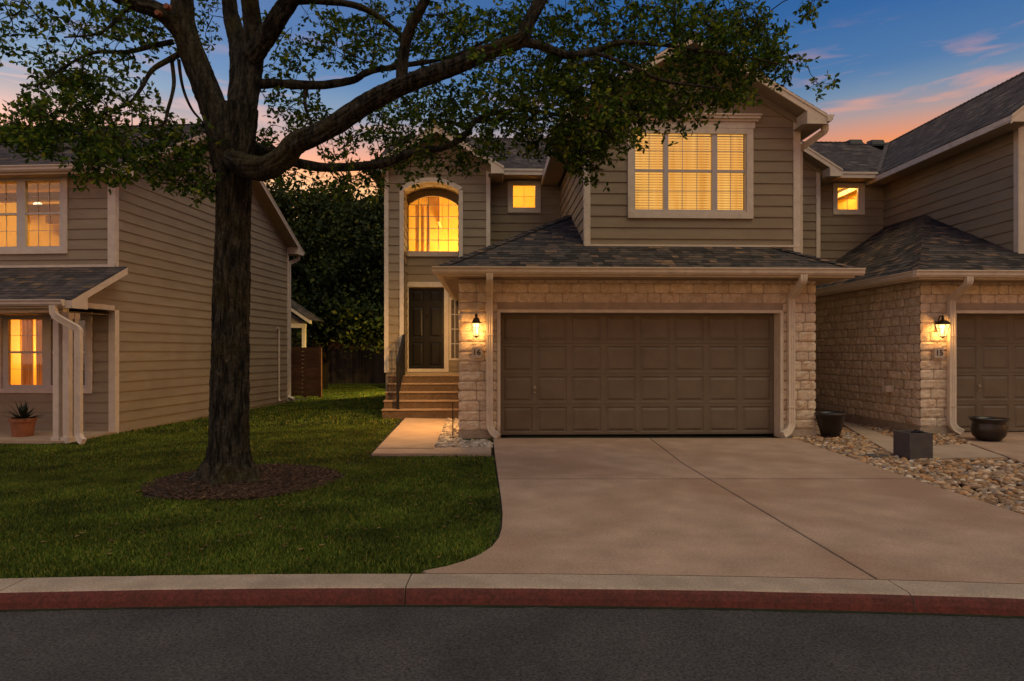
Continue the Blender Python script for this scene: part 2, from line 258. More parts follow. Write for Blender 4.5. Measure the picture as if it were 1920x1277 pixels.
class MB:
    def __init__(s): s.v = []; s.f = []; s.cuts = []
    def cut(s): s.cuts.append((len(s.v), len(s.f))); return s
    def obj(s, name, m, base=Vector((0, 0, 0)), smooth=False):
        me = bpy.data.meshes.new(name); me.from_pydata([tuple(Vector(p) - base) for p in s.v], [], s.f); me.validate(); me.update()
        me.materials.append(M[m] if isinstance(m, str) else m)
        if smooth: me.polygons.foreach_set('use_smooth', [True] * len(me.polygons))
        ob = bpy.data.objects.new(name, me); COL.objects.link(ob); return ob
    def face(s, pts):
        n = len(s.v); s.v += [tuple(p) for p in pts]; s.f.append(tuple(range(n, n + len(pts)))); return s
    def box(s, x0, x1, y0, y1, z0, z1):
        if x0 > x1: x0, x1 = x1, x0
        if y0 > y1: y0, y1 = y1, y0
        if z0 > z1: z0, z1 = z1, z0
        n = len(s.v)
        s.v += [(x0, y0, z0), (x1, y0, z0), (x1, y1, z0), (x0, y1, z0), (x0, y0, z1), (x1, y0, z1), (x1, y1, z1), (x0, y1, z1)]
        for q in ((0, 3, 2, 1), (4, 5, 6, 7), (0, 1, 5, 4), (1, 2, 6, 5), (2, 3, 7, 6), (3, 0, 4, 7)): s.f.append(tuple(n + i for i in q))
        return s
    def prism(s, poly, d):   # poly: 3-D points, d: extrusion vector
        n = len(s.v); k = len(poly); d = Vector(d)
        s.v += [tuple(Vector(p)) for p in poly] + [tuple(Vector(p) + d) for p in poly]
        s.f.append(tuple(range(n, n + k))); s.f.append(tuple(range(n + 2 * k - 1, n + k - 1, -1)))
        for i in range(k):
            j = (i + 1) % k; s.f.append((n + i, n + k + i, n + k + j, n + j))
        return s
    def tube(s, pts, rad, seg=8, cap=True):
        pts = [Vector(p) for p in pts]; R = rad if hasattr(rad, '__len__') else [rad] * len(pts)
        n0 = len(s.v); ref = None
        for i, p in enumerate(pts):
            t = (pts[min(i + 1, len(pts) - 1)] - pts[max(i - 1, 0)]).normalized()
            if ref is None: ref = t.orthogonal().normalized()
            ref = (ref - t * ref.dot(t))
            ref = ref.normalized() if ref.length > 1e-6 else t.orthogonal().normalized()
            b = t.cross(ref)
            for k in range(seg):
                a = 2 * math.pi * k / seg; s.v.append(tuple(p + (ref * math.cos(a) + b * math.sin(a)) * R[i]))
        for i in range(len(pts) - 1):
            for k in range(seg):
                a = n0 + i * seg + k; b2 = n0 + i * seg + (k + 1) % seg; s.f.append((a, b2, b2 + seg, a + seg))
        if cap:
            s.f.append(tuple(n0 + k for k in range(seg))[::-1]); e = n0 + (len(pts) - 1) * seg; s.f.append(tuple(e + k for k in range(seg)))
        return s
    def sweep(s, pts, sec, ref):    # section (a,b) swept; a along ref, b across
        pts = [Vector(p) for p in pts]; ref = Vector(ref); n0 = len(s.v); k = len(sec)
        for i, p in enumerate(pts):
            d1 = (pts[i] - pts[i - 1]).normalized() if i else (pts[1] - pts[0]).normalized()
            d2 = (pts[i + 1] - pts[i]).normalized() if i < len(pts) - 1 else d1
            t = (d1 + d2).normalized(); nrm = (ref - t * ref.dot(t)).normalized(); b = t.cross(nrm)
            for a_, b_ in sec: s.v.append(tuple(p + nrm * a_ + b * b_))
        for i in range(len(pts) - 1):
            for j in range(k):
                a = n0 + i * k + j; b2 = n0 + i * k + (j + 1) % k; s.f.append((a, b2, b2 + k, a + k))
        s.f.append(tuple(n0 + j for j in range(k))[::-1]); e = n0 + (len(pts) - 1) * k; s.f.append(tuple(e + j for j in range(k)))
        return s
    def lathe(s, c, prof, seg=24, sx=1, sy=1):
        n0 = len(s.v); c = Vector(c)
        for r, z in prof:
            for k in range(seg):
                a = 2 * math.pi * k / seg; s.v.append((c.x + r * math.cos(a) * sx, c.y + r * math.sin(a) * sy, c.z + z))
        for i in range(len(prof) - 1):
            for k in range(seg):
                a = n0 + i * seg + k; b = n0 + i * seg + (k + 1) % seg; s.f.append((a, b, b + seg, a + seg))
        return s

def clip(poly, a, b, c):   # keep a*x+b*y<=c
    out = []
    for i in range(len(poly)):
        p, q = poly[i], poly[(i + 1) % len(poly)]; dp = a * p[0] + b * p[1] - c; dq = a * q[0] + b * q[1] - c
        if dp <= 1e-9: out.append(p)
        if (dp < -1e-9 and dq > 1e-9) or (dp > 1e-9 and dq < -1e-9):
            t = dp / (dp - dq); out.append((p[0] + (q[0] - p[0]) * t, p[1] + (q[1] - p[1]) * t))
    return out
def area(p):
    return abs(sum(p[i][0] * p[(i + 1) % len(p)][1] - p[(i + 1) % len(p)][0] * p[i][1] for i in range(len(p)))) / 2 if len(p) > 2 else 0

def lap(mb, O, e1, e2, n, poly, e, b0, lift=.018, cells=None, rnd=random, vary=True, gap=.003):
    """real lapped boards / shingles over a convex polygon given in (a,b) coordinates of the plane"""
    O, e1, e2, n = Vector(O), Vector(e1), Vector(e2), Vector(n)
    P = lambda a, b, c: O + e1 * a + e2 * b + n * c
    bmin = min(p[1] for p in poly); bmax = max(p[1] for p in poly)
    mb.face([P(a, b, -.004) for a, b in poly])
    r = math.floor((bmin - b0) / e)
    while b0 + r * e < bmax - 1e-6:
        z0 = b0 + r * e; row = clip(clip(poly, 0, -1, -z0), 0, 1, z0 + e)
        if area(row) > 1e-5:
            amin = min(p[0] for p in row); amax = max(p[0] for p in row); parts = []
            if cells is None: parts = [(row, lift)]
            else:
                rr = random.Random(hash((round(O.x, 2), round(O.z, 2), r, 5)))
                a = amin - rr.random() * cells[1]
                while a < amax:
                    w = rr.uniform(*cells); c = clip(clip(row, -1, 0, -(a + gap)), 1, 0, a + w - gap)
                    if area(c) > 1e-5: parts.append((c, lift * rr.uniform(.55, 1.35) if vary else lift))
                    a += w
            for c, l in parts:
                off = lambda b: l * (1 - (b - z0) / e) + .002
                mb.face([P(a, b, off(b)) for a, b in c])
                lo = [p for p in c if abs(p[1] - z0) < 1e-6]
                if len(lo) >= 2:
                    a0 = min(p[0] for p in lo); a1 = max(p[0] for p in lo); mb.face([P(a0, z0, -.003), P(a1, z0, -.003), P(a1, z0, l + .002), P(a0, z0, l + .002)])
        r += 1

def split_holes(poly, holes):
    """poly (convex, a/b) minus rectangles -> convex pieces"""
    cuts = sorted({h[0] for h in holes} | {h[1] for h in holes}); res = []
    amin = min(p[0] for p in poly); amax = max(p[0] for p in poly)
    edges = [amin] + [c for c in cuts if amin < c < amax] + [amax]
    for i in range(len(edges) - 1):
        a0, a1 = edges[i], edges[i + 1]
        if a1 - a0 < 1e-4: continue
        col = clip(clip(poly, -1, 0, -a0), 1, 0, a1); mid = (a0 + a1) / 2
        hs = sorted([(h[2], h[3]) for h in holes if h[0] <= mid <= h[1]])
        lo = -1e9
        for b0, b1 in hs + [(1e9, 1e9)]:
            pc = clip(clip(col, 0, -1, -lo), 0, 1, b0)
            if area(pc) > 1e-4: res.append(pc)
            lo = b1
    return res

EXP = .208
def siding_front(mb, V, poly, holes=(), b0=0.0, e=EXP):
    for pc in split_holes(poly, list(holes)): lap(mb, (0, V, 0), (1, 0, 0), (0, 0, 1), (0, -1, 0), pc, e, b0, cells=(2.4, 3.66), vary=False, gap=.0018)
def siding_side(mb, U, poly, facing, holes=(), b0=0.0, e=EXP):   # poly in (v,z)
    for pc in split_holes(poly, list(holes)): lap(mb, (U, 0, 0), (0, 1, 0), (0, 0, 1), (facing, 0, 0), pc, e, b0, cells=(2.4, 3.66), vary=False, gap=.0018)

def roof(mb, pts, e=.143, cells=(.12, .27), lift=.007):
    """pts: convex 3-D polygon whose first two points are the eave"""
    p = [Vector(q) for q in pts]; e1 = (p[1] - p[0]).normalized(); n = None
    for q in p[2:]:
        c = e1.cross(q - p[0])
        if c.length > 1e-4: n = c.normalized(); break
    if n.z < 0: n = -n
    e2 = n.cross(e1)
    if e2.z < 0: e2 = -e2
    poly = [((q - p[0]).dot(e1), (q - p[0]).dot(e2)) for q in p]
    lap(mb, p[0], e1, e2, n, poly, e, 0, lift, cells)

def caps(mb, p0, p1, sa, sb, w=.14, step=.14):
    """hip or ridge caps: overlapping folded tiles from low p0 to high p1; sa, sb are in-plane directions down each slope"""
    p0, p1 = Vector(p0), Vector(p1); sa = Vector(sa).normalized() * w; sb = Vector(sb).normalized() * w
    d = p1 - p0; n = max(1, int(d.length / step)); up = Vector((0, 0, 1))
    for i in range(n):
        a = p0 + d * (i / n); b = p0 + d * min(1, (i + 1.15) / n); ua = up * .034; ub = up * .016
        mb.face([a + ua, b + ub, b + sa + ub, a + sa + ua]); mb.face([a + ua, a + sb + ua, b + sb + ub, b + ub])
        mb.face([a + ua, a + sa + ua, a + sa, a]); mb.face([a + ua, a, a + sb, a + sb + ua])

GUT = [(0, 0), (0, .115), (-.012, .115), (-.012, .012), (-.07, .012), (-.105, .095), (-.12, .095), (-.125, .118), (-.112, .118), (-.095, .10), (-.07, 0)]
def gutter(mb, p0, p1, outw):
    """K-style gutter hanging on a fascia; p0,p1 at the BOTTOM back corner; outw = outward horizontal unit vector"""
    p0, p1, o = Vector(p0), Vector(p1), Vector(outw); k = len(GUT); n = len(mb.v)
    prof = [(0, 0), (.07, 0), (.098, .035), (.102, .075), (.122, .10), (.122, .118), (.108, .118), (.108, .104), (.088, .08), (.062, .012), (.012, .012), (.012, .118), (0, .118)]
    k = len(prof)
    for p in (p0, p1):
        for a, b in prof: mb.v.append(tuple(p + o * a + Vector((0, 0, b))))
    for j in range(k): mb.f.append((n + j, n + (j + 1) % k, n + k + (j + 1) % k, n + k + j))
    for p, q in ((p0, 0), (p1, 1)):
        mb.face([p, p + o * .07, p + o * .102 + Vector((0, 0, .075)), p + o * .122 + Vector((0, 0, .118)), p + Vector((0, 0, .118))])

DS = [(-.03, -.042), (-.03, -.022), (-.024, -.018), (-.024, -.006), (-.03, -.002), (-.03, .002), (-.024, .006), (-.024, .018), (-.03, .022), (-.03, .042), (.03, .042), (.03, -.042)]
def downspout(mb, pts, ref=(0, 1, 0), k=1.35):
    # round the corners a little
    pts = [Vector(p) for p in pts]; q = [pts[0]]
    for i in range(1, len(pts) - 1):
        a = (pts[i - 1] - pts[i]); b = (pts[i + 1] - pts[i]); d = min(.05, a.length * .4, b.length * .4)
        A = pts[i] + a.normalized() * d; B = pts[i] + b.normalized() * d
        for t in (0, .25, .5, .75, 1): q.append((A.lerp(pts[i], t)).lerp(pts[i].lerp(B, t), t))
    q.append(pts[-1])
    mb.sweep(q, [(a * k, b * k) for a, b in DS], ref)
def straps(mb, x, y, zs):
    for z in zs: mb.box(x - .066, x + .066, y - .05, y + .05, z, z + .025)

def panel_holes(mb, a0, a1, b0, b1, holes, v0, v1):
    for pc in split_holes([(a0, b0), (a1, b0), (a1, b1), (a0, b1)], holes):
        xs = [p[0] for p in pc]; zs = [p[1] for p in pc]; mb.box(min(xs), max(xs), v0, v1, min(zs), max(zs))

def stone_rows(mb, fn, a0, a1, b0, b1, rnd, row=.168, wr=(.18, .52), holes=()):
    """split-face limestone blocks. fn(a,b,c) -> point; returns list of rectangles"""
    b = b0
    while b < b1 - .03:
        h = min(row * rnd.uniform(.93, 1.07), b1 - b)
        if b1 - (b + h) < .06: h = b1 - b
        segs = [(a0, a1)]
        for (h0, h1, g0, g1) in holes:
            if b + h > g0 + .01 and b < g1 - .01:
                ns = []
                for s0, s1 in segs:
                    if h1 <= s0 or h0 >= s1: ns.append((s0, s1)); continue
                    if h0 > s0: ns.append((s0, h0))
                    if h1 < s1: ns.append((h1, s1))
                segs = ns
        for s0, s1 in segs:
            a = s0
            while a < s1 - .01:
                w = rnd.uniform(*wr)
                if s1 - (a + w) < .12: w = s1 - a
                stone(mb, fn, a + .005, a + w - .005, b + .005, b + h - .005, rnd); a += w
        b += h
def stone(mb, fn, a0, a1, b0, b1, rnd):
    nx = max(3, int((a1 - a0) / .045)); nz = 5; n0 = len(mb.v); sx = rnd.random() * 50; base = rnd.uniform(.009, .016)
    for j in range(nz + 1):
        for i in range(nx + 1):
            a = a0 + (a1 - a0) * i / nx; b = b0 + (b1 - b0) * j / nz
            edge = i in (0, nx) or j in (0, nz)
            if edge: c = .002 
            else: c = base + .015 * noise.noise(Vector((a * 9 + sx, b * 12, sx))) + .009 * noise.noise(Vector((a * 26, b * 26 + sx, 3)))
            ja = 0 if edge else rnd.uniform(-.004, .004)
            # round corners
            if i in (0, nx) and j in (0, nz): a += (.012 if i == 0 else -.012); b += (.010 if j == 0 else -.010)
            mb.v.append(tuple(fn(a + ja, b, c)))
    for j in range(nz):
        for i in range(nx):
            q = n0 + j * (nx + 1) + i; mb.f.append((q, q + 1, q + nx + 2, q + nx + 1))

def raised_grid(mb, x0, x1, z0, z1, V, cols, rows, mx, mz, deep=.012, raise_=.004, gap=.004):
    """sectional garage door / panel door face towards -v; each cell: frame, groove, bevel, raised field"""
    cw = (x1 - x0) / cols; ch = (z1 - z0) / rows
    for r in range(rows):
        for c in range(cols):
            a0, a1 = x0 + c * cw, x0 + (c + 1) * cw; b0, b1 = z0 + r * ch, z0 + (r + 1) * ch
            rings = [(a0, a1, b0, b1, gap * 1.5), (a0, a1, b0 + gap, b1 - gap, 0), (a0 + mx, a1 - mx, b0 + mz, b1 - mz, 0), (a0 + mx + .012, a1 - mx - .012, b0 + mz + .012, b1 - mz - .012, deep),
                     (a0 + mx + .028, a1 - mx - .028, b0 + mz + .028, b1 - mz - .028, deep), (a0 + mx + .062, a1 - mx - .062, b0 + mz + .062, b1 - mz - .062, -raise_)]
            n = len(mb.v)
            for (p, q, s, t, d) in rings: mb.v += [(p, V + d, s), (q, V + d, s), (q, V + d, t), (p, V + d, t)]
            for k in range(len(rings) - 1):
                for i in range(4):
                    j = (i + 1) % 4; mb.f.append((n + k * 4 + i, n + k * 4 + j, n + k * 4 + 4 + j, n + k * 4 + 4 + i))
            k = len(rings) - 1; mb.f.append((n + k * 4, n + k * 4 + 1, n + k * 4 + 2, n + k * 4 + 3))

def room(T, parent, a0, a1, b0, b1, v0, v1, hole, energy, lamp=None, m='room', power_col=(1, .61, .21), radius=.12):
    """a real lit room behind a window"""
    mb = MB(); A = Vector
    mb.face([(a0, v1, b0), (a1, v1, b0), (a1, v1, b1), (a0, v1, b1)]); mb.face([(a0, v0, b0), (a0, v1, b0), (a0, v1, b1), (a0, v0, b1)])
    mb.face([(a1, v0, b0), (a1, v0, b1), (a1, v1, b1), (a1, v1, b0)]); mb.face([(a0, v0, b0), (a1, v0, b0), (a1, v1, b0), (a0, v1, b0)])
    mb.face([(a0, v0, b1), (a0, v1, b1), (a1, v1, b1), (a1, v0, b1)])
    for pc in split_holes([(a0, b0), (a1, b0), (a1, b1), (a0, b1)], [hole]): mb.face([(p[0], v0, p[1]) for p in pc])
    r = T.part('room_interior', mb, m, parent)
    if energy:
        l = bpy.data.lights.new('ceiling_lamp_light', 'POINT'); l.energy = energy; l.color = power_col; l.shadow_soft_size = radius
        lo = bpy.data.objects.new('ceiling_lamp_light', l); COL.objects.link(lo); lo.parent = T.o
        p = lamp or ((a0 + a1) / 2, (v0 + v1) / 2, b1 - .35); lo.location = Vector(p) - T.base
    return r

def window(T, V, casing, cw, units, m='trim', name='window', wall_open=None, label=None):
    """casing outer rect (a0,a1,b0,b1), casing width; units: (ga0,ga1,gb0,gb1,cols,rows,rail) -> window part with sash, muntins, panes"""
    a0, a1, b0, b1 = casing; mb = MB()
    ia0, ia1, ib0, ib1 = a0 + cw, a1 - cw, b0 + cw, b1 - cw
    mb.box(a0, a1, V - .045, V + .01, ib1, b1); mb.box(a0, a1, V - .048, V + .01, b0, ib0)
    mb.box(a0, ia0, V - .045, V + .01, ib0, ib1); mb.box(ia1, a1, V - .045, V + .01, ib0, ib1)
    wo = T.part(name, mb, m, label=label)
    sm = MB(); gl = MB(); holes = [(u[0], u[1], u[2], u[3]) for u in units]
    panel_holes(sm, ia0, ia1, ib0, ib1, holes, V - .02, V + .05)
    for (g0, g1, h0, h1, cols, rows, rail) in units:
        d = V + .028
        if rail is not None:
            sm.box(g0, g1, V - .004, V + .045, rail - .022, rail + .022)
            secs = [(h0, rail - .022, V + .036), (rail + .022, h1, V + .016)]
        else: secs = [(h0, h1, V + .024)]
        for (s0, s1, vv) in secs:
            for i in range(1, cols): x = g0 + (g1 - g0) * i / cols; sm.box(x - .0045, x + .0045, vv - .008, vv, s0, s1)
            rr = rows
            for i in range(1, rr): z = s0 + (s1 - s0) * i / rr; sm.box(g0, g1, vv - .0075, vv - .0005, z - .0045, z + .0045)
            gl.face([(g0, vv + .004, s0), (g1, vv + .004, s0), (g1, vv + .004, s1), (g0, vv + .004, s1)])
    T.part('sash', sm, 'sash', wo); T.part('pane', gl, 'glass', wo)
    return wo, (ia0, ia1, ib0, ib1)

# numpy mass scatter -------------------------------------------------------
def mass(name, tv, tf, Ms, Ts, m, parent=None, kind=None, smooth=False):
    tv = np.asarray(tv, float); tf = np.asarray(tf, int); k = len(Ts); nv = len(tv)
    V = np.einsum('kij,nj->kni', Ms, tv) + np.asarray(Ts)[:, None, :]
    Fc = (tf[None] + (np.arange(k) * nv)[:, None, None]).reshape(-1, tf.shape[1])
    me = bpy.data.meshes.new(name); me.vertices.add(k * nv); me.vertices.foreach_set('co', V.reshape(-1).astype(np.float32))
    q = tf.shape[1]; me.loops.add(Fc.size); me.loops.foreach_set('vertex_index', Fc.reshape(-1).astype(np.int32))
    me.polygons.add(len(Fc)); me.polygons.foreach_set('loop_start', (np.arange(len(Fc)) * q).astype(np.int32)); me.polygons.foreach_set('loop_total', np.full(len(Fc), q, np.int32))
    if smooth: me.polygons.foreach_set('use_smooth', np.ones(len(Fc), bool))
    me.update(calc_edges=True); me.materials.append(M[m])
    ob = bpy.data.objects.new(name, me); COL.objects.link(ob)
    if parent: ob.parent = parent
    if kind: ob['kind'] = kind
    return ob
RNG = np.random.default_rng(11)
def rand_rot(k, tilt=None):
    q = RNG.normal(size=(k, 4)); q /= np.linalg.norm(q, axis=1)[:, None]; w, x, y, z = q.T
    return np.stack([np.stack([1 - 2 * (y * y + z * z), 2 * (x * y - z * w), 2 * (x * z + y * w)], 1), np.stack([2 * (x * y + z * w), 1 - 2 * (x * x + z * z), 2 * (y * z - x * w)], 1), np.stack([2 * (x * z - y * w), 2 * (y * z + x * w), 1 - 2 * (x * x + y * y)], 1)], 1)
def in_poly(x, y, poly):
    r = np.zeros(len(x), bool); n = len(poly)
    for i in range(n):
        x0, y0 = poly[i]; x1, y1 = poly[(i + 1) % n]
        c = ((y0 > y) != (y1 > y)) & (x < (x1 - x0) * (y - y0) / (y1 - y0 + 1e-12) + x0); r ^= c
    return r

# ================================================================== SETTING: ground, road, curb, slabs
def ss(t): t = np.clip(t, 0, 1); return t * t * (3 - 2 * t)
def zg(x, y): return -.035 - .175 * ss((-np.asarray(x, float) - 3.5) / 4) * ss((np.asarray(y, float) - 5) / 5)
def yc(x):      # road edge of the kerb, gently curved
    x = min(max(x, -9), 9); return 4.25 - .0135 * (x + .65) ** 2 if abs(x + .65) < 5 else 4.25 - .0135 * 25 - .135 * (abs(x + .65) - 5) * .8

mb = MB(); mb.box(-400, 400, -60, 600, -.5, -.27)
single('ground', mb, 'soil', W0, (0, 0, 0), kind='structure')
mb = MB(); xs = np.linspace(-60, 60, 121)
for i in range(120): mb.face([(xs[i], -14, -.1), (xs[i + 1], -14, -.1), (xs[i + 1], yc(xs[i + 1]) + .06, -.1), (xs[i], yc(xs[i]) + .06, -.1)])
single('road', mb, 'asphalt', W0, (0, 0, 0), kind='structure')
prof = [(.27, -.2), (.27, 0.0), (.05, 0.0), (.028, -.003), (.012, -.012), (.003, -.026), (-.012, -.06), (-.022, -.102), (-.022, -.25)]
prof_red = [(.016, -.0075), (.010, -.0105), (.0005, -.025), (-.0145, -.0595), (-.0245, -.0975)]
mb = MB(); mr_ = MB()
joints = [-60, -9.2, -6.2, -3.15, -.665, 2.42, 5.4, 8.5, 60]
for a, b in zip(joints[:-1], joints[1:]):
    n = max(2, int((b - a) / .12)) if b - a < 10 else 60; xs = np.linspace(a + .004, b - .004, n)
    for P, t in ((prof, mb), (prof_red, mr_)):
        n0 = len(t.v); k = len(P)
        for x in xs:
            for p, q in P: 
                w = .0015 * noise.noise(Vector((x * 5, p * 40, q * 40)))
                t.v.append((x, yc(x) + p + w, q + w))
        for i in range(n - 1):
            for j in range(k - 1): c = n0 + i * k + j; t.f.append((c, c + 1, c + k + 1, c + k))
        for i in (0, n - 1): 
            if t is mb: t.f.append(tuple(n0 + i * k + j for j in range(k)))
kerb = single('kerb', mb, 'curb', W0, (0, 4.2, 0), kind='structure')
gb = MB(); xs = np.linspace(-12, 12, 160); rg = random.Random(8)
for i in range(159): gb.face([(xs[i], yc(xs[i]) - .045 - rg.random() * .02, -.0975), (xs[i + 1], yc(xs[i + 1]) - .045 - rg.random() * .02, -.0975), (xs[i + 1], yc(xs[i + 1]) + .02, -.0975), (xs[i], yc(xs[i]) + .02, -.0975)])
single('gutter_grit', gb, 'soil', W0, (0, 4.2, 0), kind='structure')
kr = mr_.obj('red_paint', 'red', Vector((0, 4.2, 0))); kr.parent = kerb

# driveway slabs
xl = lambda y: np.interp(y, [4.4, 4.58, 4.68, 4.80, 4.95, 5.15, 5.4, 5.7, 6.2, 6.82, 11.4], [-.72, -.60, -.45, -.335, -.235, -.155, -.105, -.085, -.085, -.107, -.32])
yj = 7.9
def slab(mb, pts, z1=0.0, z0=-.12, inset=.006):
    mb.prism([(x, y, z1 - .003) for x, y in pts], (0, 0, z0 - z1)); c = (sum(p[0] for p in pts) / len(pts), sum(p[1] for p in pts) / len(pts))
    # eased top edge
    mb.face([(x + (c[0] - x) * .004, y + (c[1] - y) * .004, z1) for x, y in pts])
mb = MB(); g = .006
def xr(y): return float(np.interp(y, [4.3, 4.8, 5.4, 6.15, 7.88, 11.6], [5.5, 4.85, 4.66, 4.62, 4.64, 4.80]))
def xm(y): return float(np.interp(y, [4.4, 9, 12], [2.36, 2.25, 2.36]))
ytop = 11.66
fy = lambda x: yc(x) + .278
ysL = [ytop, 10, 9, 8.4, yj + g]; ysR = [yj - g, 7.2, 6.82, 6.5, 6.2, 5.95, 5.7, 5.55, 5.4, 5.27, 5.15, 5.05, 4.95, 4.87, 4.80, 4.74, 4.68, 4.63, 4.58]
slab(mb, [(float(xl(y)), y) for y in ysL] + [(xm(y) - g, y) for y in (yj + g, 9, ytop)])
slab(mb, [(xm(y) + g, y) for y in (ytop, 9, yj + g)] + [(xr(y), y) for y in (yj + g, 9, ytop)])
front1 = [(float(x), fy(x)) for x in np.linspace(-.56, xm(4.4) - g, 14)]
slab(mb, [(float(xl(y)), y) for y in ysR] + front1 + [(xm(y) - g, y) for y in (5, 6, yj - g)])
front2 = [(float(x), fy(x)) for x in np.linspace(xm(4.4) + g, 5.35, 12)]
slab(mb, [(xm(y) + g, y) for y in (yj - g, 6, 5)] + front2 + [(xr(y), y) for y in (4.5, 4.8, 5.1, 5.4, 5.8, 6.15, 7, yj - g)])
drive_poly = [(float(xl(y)) - .02, y) for y in ysL + ysR] + [(-.62, 4.3), (5.4, 4.3)] + [(xr(y), y) for y in (4.8, 5.4, 6.15, 7.88, 11.6)]
single('driveway', mb, 'concrete', W0, (2, 8, 0), kind='structure')
mb = MB(); mb.face([(-.2, 4.4, -.018), (4.5, 4.3, -.018), (4.5, 12, -.018), (-.1, 12, -.018)])
single('driveway_base', mb, 'soil', W0, (2, 8, 0), kind='structure')

# front walk to the steps
mb = MB(); k = lambda px, py: G(px, py)
wj = 841
slab(mb, [k(760, 784), k(838, 785), k(814, wj - .6), k(707, wj - .6)], .004)
slab(mb, [k(706, wj + .6), k(814, wj + .6), k(815, 839.5), k(921, 838.5), k(921, 851), k(697, 851)], .004)
walk_poly = [k(752, 783), k(842, 783), k(816, 838), k(925, 838), k(925, 853), k(690, 853)]
single('front_walk', mb, 'walk', W0, (-1.3, 11, 0), kind='structure')
peb_poly = [k(840, 785), k(866, 785), k(866, 826), k(922, 826), k(922, 838), k(816, 838)]

# right side: walk, neighbour driveway, gravel
mb = MB()
slab(mb, [k(1575, 789), k(1600, 793), k(1675, 821), k(1750, 835.5), k(1819, 831.5), k(1821, 834), k(1889, 858), k(1750, 859), k(1673, 850), k(1586, 799)], .0)
single('side_walk', mb, 'walk', W0, (6, 10, 0), kind='structure')
mb = MB()
nd = [k(1786, 811), k(1822, 832.5), k(1891, 857.3)]
slab(mb, nd + [k(1960, 883)] + [(18, k(1960, 883)[1]), (18, nd[0][1] + .6), (8.2, nd[0][1] + .6)], .0)
single('neighbour_driveway', mb, 'concrete', W0, (9, 11, 0), kind='structure')
mb = MB(); mb.face([(4.55, 3.9, -.045), (20, 2.2, -.045), (20, 18, -.045), (4.55, 18, -.045)])
single('gravel_bed', mb, 'gravelbase', W0, (6, 9, 0), kind='structure')
rock_poly = [k(1488, 820), k(1710, 897), k(1920, 964), k(2300, 1085), (10, 5.2), (10, k(1960, 884)[1]), k(1960, 884), k(1891, 858.5), k(1750, 860), k(1672, 851), k(1584, 800), k(1560, 786), k(1500, 786)]
rock_poly2 = [k(1600, 780), k(1722, 806), k(1726, 812), k(1790, 812), k(1820, 830), k(1750, 834), k(1676, 820), k(1602, 792)]

# lawn: one terrain sheet + blades
nx, ny = 90, 80; X = np.linspace(-45, 3.2, nx); Y = np.concatenate([np.linspace(4.4, 14, 50), np.linspace(14.5, 90, 30)])
mb = MB()
for j, y in enumerate(Y):
    for x in X:
        yy = max(y, yc(x) + .2) if j == 0 else y
        mb.v.append((x, yy, float(zg(x, y)) - (.0 if x < -.8 or y > 12 else .012)))
for j in range(ny - 1):
    for i in range(nx - 1): q = j * nx + i; mb.f.append((q, q + 1, q + nx + 1, q + nx))
lawn = single('lawn', mb, 'soil', W0, (0, 0, 0), kind='structure', smooth=True)

TREE = (-3.22, 7.78)
house_left_poly = [tuple(FL.w(p)[:2]) for p in ((-30, 11.6, 0), (-9.3, 11.6, 0), (-9.3, 13.2, 0), (-9.13, 13.2, 0), (-9.13, 24, 0), (-30, 24, 0))]
def grass(n, x0, x1, y0, y1, h, w, seed, dens=None):
    r = np.random.default_rng(seed); x = r.uniform(x0, x1, n); y = r.uniform(y0, y1, n)
    yc_ = 4.25 - .0135 * (x + .65) ** 2 + .275
    ok = (y > yc_) & (np.abs(x / y) < .86) & ~in_poly(x, y, drive_poly) & ~in_poly(x, y, walk_poly) & ~in_poly(x, y, peb_poly) & ~in_poly(x, y, house_left_poly)
    ok &= ~((x > -2.65) & (y > 15.2)) & ~((x > -.35) & (y > 10)) & (x < 0)
    rr = np.hypot((x - TREE[0] - .15), (y - TREE[1] - .1)); ok &= (rr > 1.0 + .12 * np.sin(np.arctan2(y - TREE[1], x - TREE[0]) * 5)) 
    # edges: keep a thin bare strip
    x, y = x[ok], y[ok]; k = len(x)
    patch = np.array([noise.noise(Vector((a * .8, b * .8, 0))) for a, b in zip(x, y)])
    hh = h * r.uniform(.5, 1.25, k) * (1 + .35 * patch); az = r.uniform(0, 6.283, k); lean = r.uniform(.1, .75, k) * hh; ww = w * r.uniform(.7, 1.3, k)
    z = zg(x, y); ca, sa = np.cos(az), np.sin(az); la = az + r.uniform(-1, 1, k) + 1.57
    lx, ly = np.cos(la) * lean, np.sin(la) * lean
    V = np.zeros((k, 5, 3))
    V[:, 0] = np.stack([x - ca * ww, y - sa * ww, z], 1); V[:, 1] = np.stack([x + ca * ww, y + sa * ww, z], 1)
    V[:, 2] = np.stack([x + ca * ww * .8 + lx * .35, y + sa * ww * .8 + ly * .35, z + hh * .6], 1); V[:, 3] = np.stack([x - ca * ww * .8 + lx * .35, y - sa * ww * .8 + ly * .35, z + hh * .6], 1)
    V[:, 4] = np.stack([x + lx, y + ly, z + hh * .95], 1)
    return V
parts = [grass(135000, -5.2, 0, 4.3, 6.2, .044, .0034, 1), grass(190000, -7.6, 0, 6.2, 9.0, .040, .0040, 2), grass(130000, -11, 0, 9.0, 14, .036, .006, 3), grass(80000, -10, -2, 14, 36, .042, .013, 4)]
V = np.concatenate(parts); kk = len(V)
me = bpy.data.meshes.new('grass'); me.vertices.add(kk * 5); me.vertices.foreach_set('co', V.reshape(-1).astype(np.float32))
tri = np.array([[0, 1, 2], [0, 2, 3], [3, 2, 4]]); Fc = (tri[None] + (np.arange(kk) * 5)[:, None, None]).reshape(-1, 3)
me.loops.add(Fc.size); me.loops.foreach_set('vertex_index', Fc.reshape(-1).astype(np.int32)); me.polygons.add(len(Fc))
